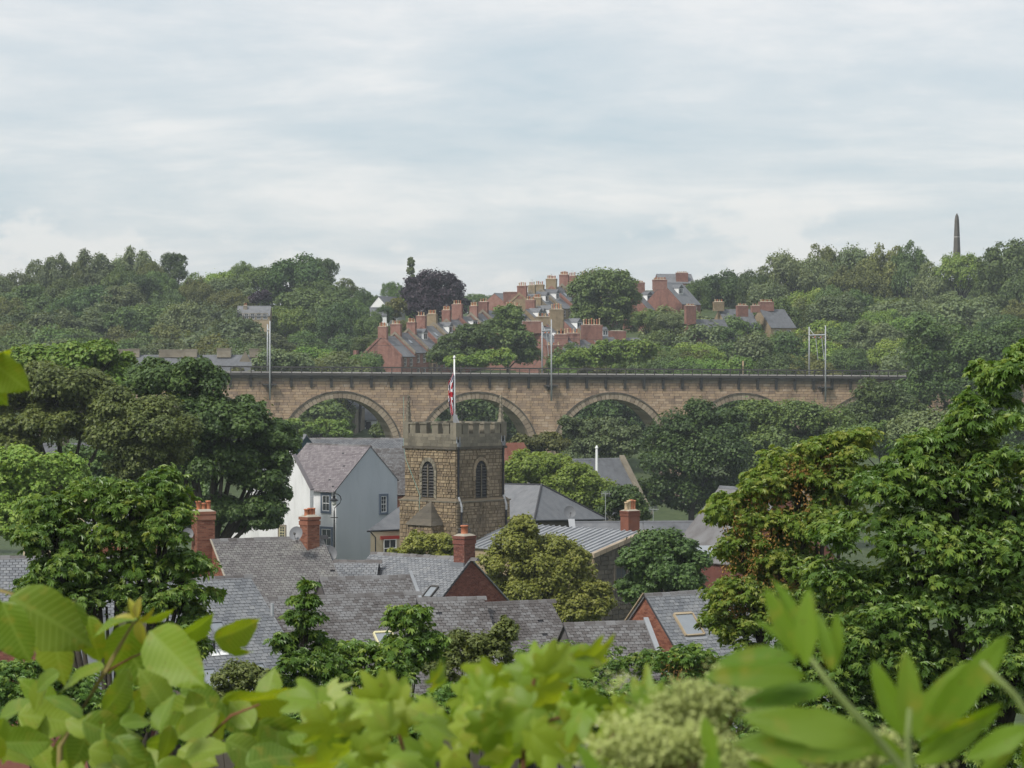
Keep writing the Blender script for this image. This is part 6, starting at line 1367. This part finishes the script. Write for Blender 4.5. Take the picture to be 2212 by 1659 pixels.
# ------------------------------------------------------------------ foreground leaves by the camera
LM('elm_leaf', [(0, (.08, .145, .02)), (.5, (.15, .235, .025)), (1, (.26, .33, .035))], trans=.42, tcol=(1.8, 1.6, .3), rough=.5, spec=.32, noise=3, namt=.35, veins=True)
LM('maple_leaf', [(0, (.09, .16, .018)), (.4, (.17, .26, .028)), (.75, (.27, .35, .045)), (1, (.40, .45, .2))], trans=.42, tcol=(1.7, 1.55, .35), rough=.5, spec=.32, noise=4, namt=.4)
LM('elder_leaf', [(0, (.10, .19, .018)), (1, (.19, .29, .035))], trans=.5, tcol=(1.6, 1.5, .25), rough=.55, spec=.25, noise=4, namt=.4)
LM('young_leaf', [(0, (.22, .24, .03)), (1, (.34, .33, .05))], trans=.45, tcol=(1.4, 1.2, .3), rough=.45, noise=4)
LM('elder_flower', [(0, (.34, .40, .11)), (1, (.58, .62, .27))], trans=.3, tcol=(1.2, 1.2, .7), noise=8)
S('green_stem', [(0, (.14, .19, .05)), (1, (.2, .25, .08))], rough=.6)
def blade(name, prof, mat, nl=22, nw=6, fold=.18, droop=.25, pleat=.0, teeth=0, asym=0.0, wave=.0):
    """a leaf of length 1 along +y from its stalk; prof(t) half width; folded along the midrib, drooping to the tip"""
    V_, UV = [], []
    for i in range(nl + 1):
        t = i / nl; w = prof(t)
        if teeth: w *= 1 + .13 * (((t * teeth) % 1) - .5) * (1 if .04 < t < .97 else 0)
        for j in range(-nw, nw + 1):
            s = j / nw; x = w * s * (1 + asym * s)
            z = fold * abs(x) - droop * t * t + wave * math.sin(t * 9 + s * 2) * abs(s)
            if pleat: z += pleat * math.sin((t - .55 * abs(s) * w) * 13 * 2 * math.pi) * (.25 + .75 * abs(s)) * (1 - abs(s) * .3)
            V_.append((x, t - (.03 * abs(s) if t > .9 else 0), z)); UV.append((t, s * w))
    F_ = []; k = 2 * nw + 1
    for i in range(nl):
        for j in range(2 * nw): b = i * k + j; F_.append((b, b + 1, b + k + 1, b + k))
    me = np_mesh(name, V_, F_, [mat], smooth=True)
    uv = me.uv_layers.new(name='UVMap'); li = np.empty(len(me.loops), np.int32); me.loops.foreach_get('vertex_index', li)
    uv.data.foreach_set('uv', np.array(UV, np.float32)[li].ravel()); return me
elm = lambda t: .30 * math.sin(math.pi * t ** .78) ** .75 * (1 - .35 * t ** 4) + .004
eld = lambda t: .118 * math.sin(math.pi * t ** .85) ** .85 + .003
ELM = [blade("elm_leaf_%d" % k, elm, M['elm_leaf'], 26, 8, f_, dr, .014, 24, .08, .02) for k, (f_, dr) in enumerate(((.12, .15), (.3, .3), (.05, .45), (.4, .1)))]
YNG = [blade("young_leaf_0", elm, M['young_leaf'], 14, 4, .5, .2, .006, 14)]
ELD = [blade("elder_leaf_%d" % k, eld, M['elder_leaf'], 20, 5, f_, dr, 0, 22, 0, .012) for k, (f_, dr) in enumerate(((.25, .12), (.5, .3), (.1, .2)))]
def maple_blade(name, seed):
    """five-lobed leaf as a smooth fan grid"""
    r_ = random.Random(seed); ang = [-2.7, -2.35, -1.95, -1.5, -1.1, -.62, -.32, 0, .32, .62, 1.1, 1.5, 1.95, 2.35, 2.7]
    rad = [.28, .42, .34, .66, .5, .95, .66, 1.08, .66, .95, .5, .66, .34, .42, .28]
    aa, rr_ = [], []
    for i in range(len(ang) - 1):
        for k in range(3):
            t = k / 3; tt = t; aa.append(ang[i] * (1 - t) + ang[i + 1] * t); rr_.append(rad[i] * (1 - tt) + rad[i + 1] * tt + (.03 if k == 1 else -.02) * (i % 2 * 2 - 1))
    aa.append(ang[-1]); rr_.append(rad[-1]); V_, F_, UV = [], [], []; NR = 6; n = len(aa); ph = r_.uniform(0, 6)
    for q in range(NR + 1):
        for a, r0_ in zip(aa, rr_):
            r1 = r0_ * q / NR; x, y = r1 * math.sin(a) * .55, r1 * math.cos(a) * .55 + .06
            z = -.22 * r1 * r1 + .05 * math.sin(3 * a + ph) * r1 + .07 * abs(math.sin(a * 2.6)) * r1
            V_.append((x, y, z)); UV.append((y, x))
    for q in range(NR):
        for i in range(n - 1): b = q * n + i; F_.append((b, b + 1, b + n + 1, b + n))
    me = np_mesh(name, V_, F_, [M['maple_leaf']], smooth=True); return me
MAP = [maple_blade("maple_leaf_%d" % k, k) for k in range(4)]
def put_leaf(parent, me, bpx, tpx, d0, d1, roll, name="leaf", wid=1.0):
    B0, T1 = P(*bpx, d0), P(*tpx, d1); ax = T1 - B0; ln = np.linalg.norm(ax); y = ax / ln
    n = np.array((0, 0, CZ)) - B0; n /= np.linalg.norm(n); n = n - y * n.dot(y); n /= np.linalg.norm(n); x = np.cross(y, n)
    c_, s_ = math.cos(R(roll)), math.sin(R(roll)); n2 = n * c_ + x * s_; x2 = np.cross(y, n2); To = ORG[parent.name]
    Mx = Matrix.Identity(4)
    for r in range(3): Mx[r][0] = x2[r] * ln * wid; Mx[r][1] = y[r] * ln; Mx[r][2] = n2[r] * ln; Mx[r][3] = B0[r] - To[r]
    o = bpy.data.objects.new(name, me); o.matrix_basis = Mx; COL.objects.link(o); o.parent = parent; return o
FR = random.Random(5)
def stem(parent, pts, r, mat='twig', name="stem"):
    mb = MB(); mb.tube([P(x, y, d) for x, y, d in pts], r, 7); return mb.part(name, M[mat], parent, True)
def gbase(x, d): q = P(x, 1600, d); return (q[0], q[1], gz(q[0], q[1]))
def below(x, d):                                      # picture row of the ground there
    g = gbase(x, d); return YH - F * (g[2] - CZ) / d
# wych elm at lower left
D0 = 5.2
elmr = thing("wych_elm", gbase(150, D0), "wych elm shoot with pleated toothed leaves at lower left", "elm")
stem(elmr, [(90, below(90, D0), D0), (130, 1612, D0), (215, 1470, D0), (262, 1390, D0), (294, 1335, D0)], [.012, .006, .0048, .004, .0025])
stem(elmr, [(228, 1452, D0), (285, 1420, D0), (330, 1402, D0 + .1)], [.003, .002, .0015], 'twig_brown')
stem(elmr, [(-30, 1650, D0 + .1), (-40, 1300, D0 + .1), (0, 1275, D0 + .1), (90, 1300, D0 + .1)], [.008, .006, .004, .002])
E = lambda b, t, roll=0, k=0, d=D0, d1=None, w=1.0: put_leaf(elmr, ELM[k], b, t, d, d if d1 is None else d1, roll, wid=w)
E((325, 1362), (432, 1480), 12, 0, D0 - .05, D0 - .15, 1.05)     # big hanging leaf
E((285, 1345), (255, 1470), -25, 2, D0 + .15, None, 1.1); E((250, 1360), (330, 1500), 20, 0, D0 + .2)
E((20, 1290), (205, 1380), -12, 2, D0 + .05, None, 1.1); E((5, 1300), (60, 1440), 25, 0, D0 - .1, None, 1.15); E((-40, 1285), (20, 1400), 5, 1, D0)
E((160, 1300), (150, 1412), -30, 0, D0 + .15, None, 1.2); E((110, 1330), (130, 1490), 30, 0, D0 + .2); E((190, 1330), (210, 1440), 10, 2, D0 + .25)
E((385, 1376), (470, 1345), 55, 1, D0, None, 1.3); E((462, 1380), (566, 1356), 40, 1, D0 - .05, None, 1.25); E((470, 1384), (545, 1416), 70, 3, D0 + .02)
E((225, 1440), (118, 1455), 68, 2, D0 - .05, None, 1.3); E((128, 1452), (68, 1490), 35, 1, D0 - .08); E((100, 1470), (60, 1540), 40, 1, D0)
E((330, 1405), (410, 1480), 60, 2, D0 - .05); E((296, 1338), (190, 1352), 72, 1, D0 - .02); E((298, 1334), (380, 1336), 72, 1, D0)
for b, t, r_ in (((292, 1335), (280, 1290), 20), ((296, 1335), (300, 1288), -30), ((290, 1338), (245, 1328), 60), ((300, 1340), (310, 1400), 20), ((297, 1340), (338, 1318), 60)): put_leaf(elmr, YNG[0], b, t, D0 - .05, D0 - .05, r_, "young_leaf", .8)
E((-30, 770), (62, 850), 25, 0, 5.4, None, 1.2); E((-40, 780), (30, 772), 68, 1, 5.4, None, 1.5); E((-60, 790), (10, 880), 10, 2, 5.45)
stem(elmr, [(-60, below(-60, 5.45), 5.45), (-75, 1200, 5.45), (-60, 800, 5.45), (-30, 770, 5.4)], [.01, .007, .004, .002])
for k in range(95):                                   # the mass along the bottom left
    x = FR.uniform(-30, 720); y = FR.uniform(1520, 1710) - 26 * math.exp(-((x - 480) / 90) ** 2); a = FR.uniform(-2.6, -.5) if FR.random() < .3 else FR.uniform(-.6, 2.2); l = FR.uniform(80, 150); d = FR.uniform(4.6, 6.0)
    E((x, y), (x + l * math.cos(a), y + l * math.sin(a) * .75 + 8), FR.uniform(-65, 65), FR.randrange(4), d, d + FR.uniform(-.05, .05), FR.uniform(.95, 1.25))
for b, t, r_, k in (((480, 1510), (665, 1560), 62, 2), ((420, 1515), (330, 1600), 30, 1), ((560, 1560), (700, 1640), 30, 0), ((280, 1500), (230, 1580), 20, 0), ((240, 1550), (330, 1500), 35, 1), ((600, 1560), (600, 1660), 10, 0)): E(b, t, r_, k, 5.4, None, 1.2)
stem(elmr, [(380, below(380, 5.2), 5.2), (390, 1650, 5.2), (500, 1545, 5.1), (560, 1522, 5.05)], [.01, .005, .003, .002], 'twig_brown')
# field maple / sycamore shoots in the middle
D1 = 3.7
mapr = thing("sycamore_shoots", gbase(1050, D1), "pale lobed sycamore leaves blurred across the bottom centre", "sycamore")
for pts in (((1130, 1640), (1140, 1540), (1160, 1440), (1170, 1400)), ((1300, 1560), (1230, 1545), (1170, 1560), (1130, 1640)), ((880, 1650), (860, 1580), (830, 1500)), ((1400, 1560), (1330, 1580), (1280, 1640))):
    stem(mapr, [(x, y, D1 + .05) for x, y in pts], .0028, 'twig_brown')
for x in (1130, 880, 1280): stem(mapr, [(x, below(x, D1), D1 + .05), (x, 1640, D1 + .05)], [.008, .0035], 'twig_brown')
Mp = lambda b, t, roll=0, d=D1, w=1.0: put_leaf(mapr, MAP[FR.randrange(4)], b, t, d, d + FR.uniform(-.04, .04), roll, wid=w)
for b, t, r_, w in (((1165, 1450), (1130, 1345), -20, 1.1), ((1165, 1470), (1030, 1395), 40, 1.0), ((1170, 1460), (1290, 1370), 30, 1.0), ((1240, 1440), (1400, 1385), 60, .9), ((1160, 1480), (1240, 1560), 20, 1.1), ((1250, 1500), (1330, 1590), 35, 1.0), ((1100, 1470), (980, 1520), 30, 1.0),
                 ((830, 1520), (760, 1420), 0, 1.0), ((830, 1520), (930, 1440), 25, 1.1), ((835, 1525), (720, 1530), 50, 1.0), ((850, 1530), (890, 1640), 15, 1.1), ((840, 1530), (760, 1610), 30, 1.0), ((930, 1480), (1010, 1420), 50, .9), ((1390, 1560), (1420, 1370), 15, .6), ((1400, 1580), (1370, 1480), 25, .8), ((1390, 1570), (1480, 1640), 10, 1.0), ((1320, 1520), (1390, 1600), -10, 1.0), ((1210, 1560), (1340, 1640), 20, 1.1), ((1010, 1560), (940, 1640), 30, 1.1), ((1040, 1530), (1110, 1610), 20, 1.1)): Mp(b, t, r_, D1 + FR.uniform(-.15, .1), w)
for k in range(70):
    x = FR.uniform(690, 1430); y0 = 1500 - 75 * math.exp(-((x - 1170) / 130) ** 2) - 30 * math.exp(-((x - 840) / 80) ** 2); y = y0 + 175 * FR.random() ** .75; a = FR.uniform(0, 6.28); l = FR.uniform(115, 200); d = FR.uniform(3.3, 4.6)
    Mp((x, y), (x + l * math.cos(a), y + l * math.sin(a) * .7 + 12), FR.uniform(-60, 60), d, FR.uniform(.9, 1.15))
# elder at lower right
D2 = 2.5
eldr = thing("elder_bush", gbase(1950, D2), "elder with blurred lance shaped leaflets at lower right", "elder")
stem(eldr, [(1990, below(1990, D2), D2), (1985, 1700, D2), (1890, 1590, D2), (1800, 1490, D2), (1750, 1420, D2)], [.012, .005, .004, .0035, .002], 'green_stem')
stem(eldr, [(1975, below(1975, D2), D2 - .1), (1970, 1700, D2 - .1), (1960, 1600, D2 - .1), (1965, 1530, D2 - .1)], [.012, .005, .003, .002], 'green_stem')
stem(eldr, [(2290, below(2290, D2), D2), (2280, 1640, D2), (2190, 1500, D2), (2120, 1430, D2)], [.012, .005, .003, .0025], 'green_stem')
Ed = lambda b, t, roll=0, k=0, d=D2, w=1.0: put_leaf(eldr, ELD[k], b, t, d, d, roll, "leaflet", w)
for b, t, r_, k, w in (((1720, 1420), (1655, 1265), 10, 0, 1.1), ((1735, 1430), (1705, 1240), 45, 1, 1.0), ((1740, 1440), (1742, 1265), -15, 0, 1.2), ((1795, 1450), (1772, 1320), 10, 1, 1.0), ((1800, 1450), (1812, 1320), 20, 0, 1.1), ((1720, 1425), (1548, 1405), 35, 1, 1.3), ((1740, 1460), (1515, 1452), 20, 0, 1.25), ((1790, 1490), (1590, 1505), 30, 2, 1.2), ((1770, 1475), (1650, 1520), 30, 0, 1.0), ((1690, 1390), (1640, 1330), 40, 1, 1.0),
                     ((1890, 1600), (1600, 1532), 15, 2, 1.2), ((1900, 1620), (1580, 1590), 25, 0, 1.2), ((1960, 1640), (1830, 1575), 10, 0, 1.3), ((1962, 1600), (1880, 1425), -10, 0, 1.2), ((1968, 1590), (1960, 1405), 10, 0, 1.3), ((1975, 1600), (2085, 1410), -20, 1, 1.3), ((1980, 1600), (2200, 1372), 15, 2, 1.0), ((1985, 1610), (2190, 1545), 30, 1, 1.2), ((1975, 1650), (2140, 1560), 10, 0, 1.3), ((1960, 1650), (1850, 1700), 10, 0, 1.3), ((1980, 1660), (2040, 1760), 0, 0, 1.3),
                     ((2190, 1500), (2110, 1440), 50, 1, .8), ((2230, 1570), (2080, 1640), 10, 0, 1.4), ((2250, 1560), (2220, 1720), 5, 2, 1.6), ((2240, 1540), (2230, 1400), 30, 0, 1.1), ((2200, 1600), (2100, 1690), 20, 0, 1.3), ((1540, 1640), (1520, 1545), 0, 0, 1.5), ((1700, 1690), (1610, 1640), 10, 0, 1.4), ((1760, 1680), (1640, 1620), 30, 2, 1.2), ((1530, 1720), (1545, 1600), 5, 0, 1.4), ((1300, 1700), (1250, 1600), 20, 0, 1.3)): Ed(b, t, r_, k, D2 + FR.uniform(-.12, .12), w)
def umbel(cx_, cy_, rx, ry, d, n, seed):
    rng = np.random.default_rng(seed); T_ = ORG[eldr.name]; Vs, Fs = [], []
    heads = [(cx_ + rx * 1.25 * rng.normal() * .55, cy_ + ry * (rng.normal() * .42 - .15 + .5 * (rng.normal() * .4) ** 2)) for _ in range(85)]
    mbs = MB()
    for x, y in heads: mbs.tube([P(cx_, cy_ + ry * 1.6, d + .05), P((x + cx_) / 2, cy_ + ry * .8, d + .03), P(x, y, d)], [.0016, .001, .0007], 4)
    mbs.part("flower_stalks", M['twig'], eldr)
    for _ in range(n):
        x, y = heads[rng.integers(len(heads))]; c = P(x, y, d) + rng.normal(size=3) * (.009, .009, .005); r0 = rng.uniform(.0015, .0028)
        nrm = unit(rng.normal(size=3) * .6 + np.array((0, -.5, 1))); a = unit(np.cross(nrm, (1, .2, .1))); b = np.cross(nrm, a); k0 = len(Vs)
        for k in range(5):
            w = 2 * math.pi * k / 5; q = c + a * math.cos(w) * r0 + b * math.sin(w) * r0; s1 = a * -math.sin(w) * r0 * .45 + b * math.cos(w) * r0 * .45
            k1 = len(Vs); Vs += [c, (c + q) / 2 + s1 + nrm * .0006, q + nrm * .0003, (c + q) / 2 - s1 + nrm * .0006]; Fs.append((k1, k1 + 1, k1 + 2, k1 + 3))
    mobj("flower_head", np_mesh("flower_head", np.array(Vs) - T_, Fs, [M['elder_flower']]), eldr)
umbel(1500, 1530, 90, 62, 2.9, 4200, 1); umbel(1420, 1610, 90, 50, 2.8, 3600, 2); umbel(1770, 1640, 110, 40, 2.8, 5200, 3); umbel(1600, 1650, 70, 30, 2.8, 2800, 4)
stem(eldr, [(1500, below(1500, 2.95), 2.95), (1490, 1660, 2.95), (1495, 1590, 2.93)], [.008, .004, .002]); stem(eldr, [(1780, below(1780, 2.85), 2.85), (1775, 1700, 2.85)], [.008, .003])

# ------------------------------------------------------------------ haze
hm = bpy.data.materials.new("haze_air"); hm.use_nodes = True; ht = hm.node_tree; ht.nodes.clear()
pv = ht.nodes.new('ShaderNodeVolumePrincipled'); pv.inputs['Color'].default_value = (.82, .89, .95, 1); pv.inputs['Density'].default_value = HAZE; pv.inputs['Anisotropy'].default_value = .2
ho = ht.nodes.new('ShaderNodeOutputMaterial'); ht.links.new(pv.outputs[0], ho.inputs['Volume'])
mb = MB(); mb.box((0, 1205, 43), (1820, 0, 0), (0, 1410, 0), (0, 0, 44.0)); hz = mb.top("haze", hm, (0, 0, 0), kind='stuff')
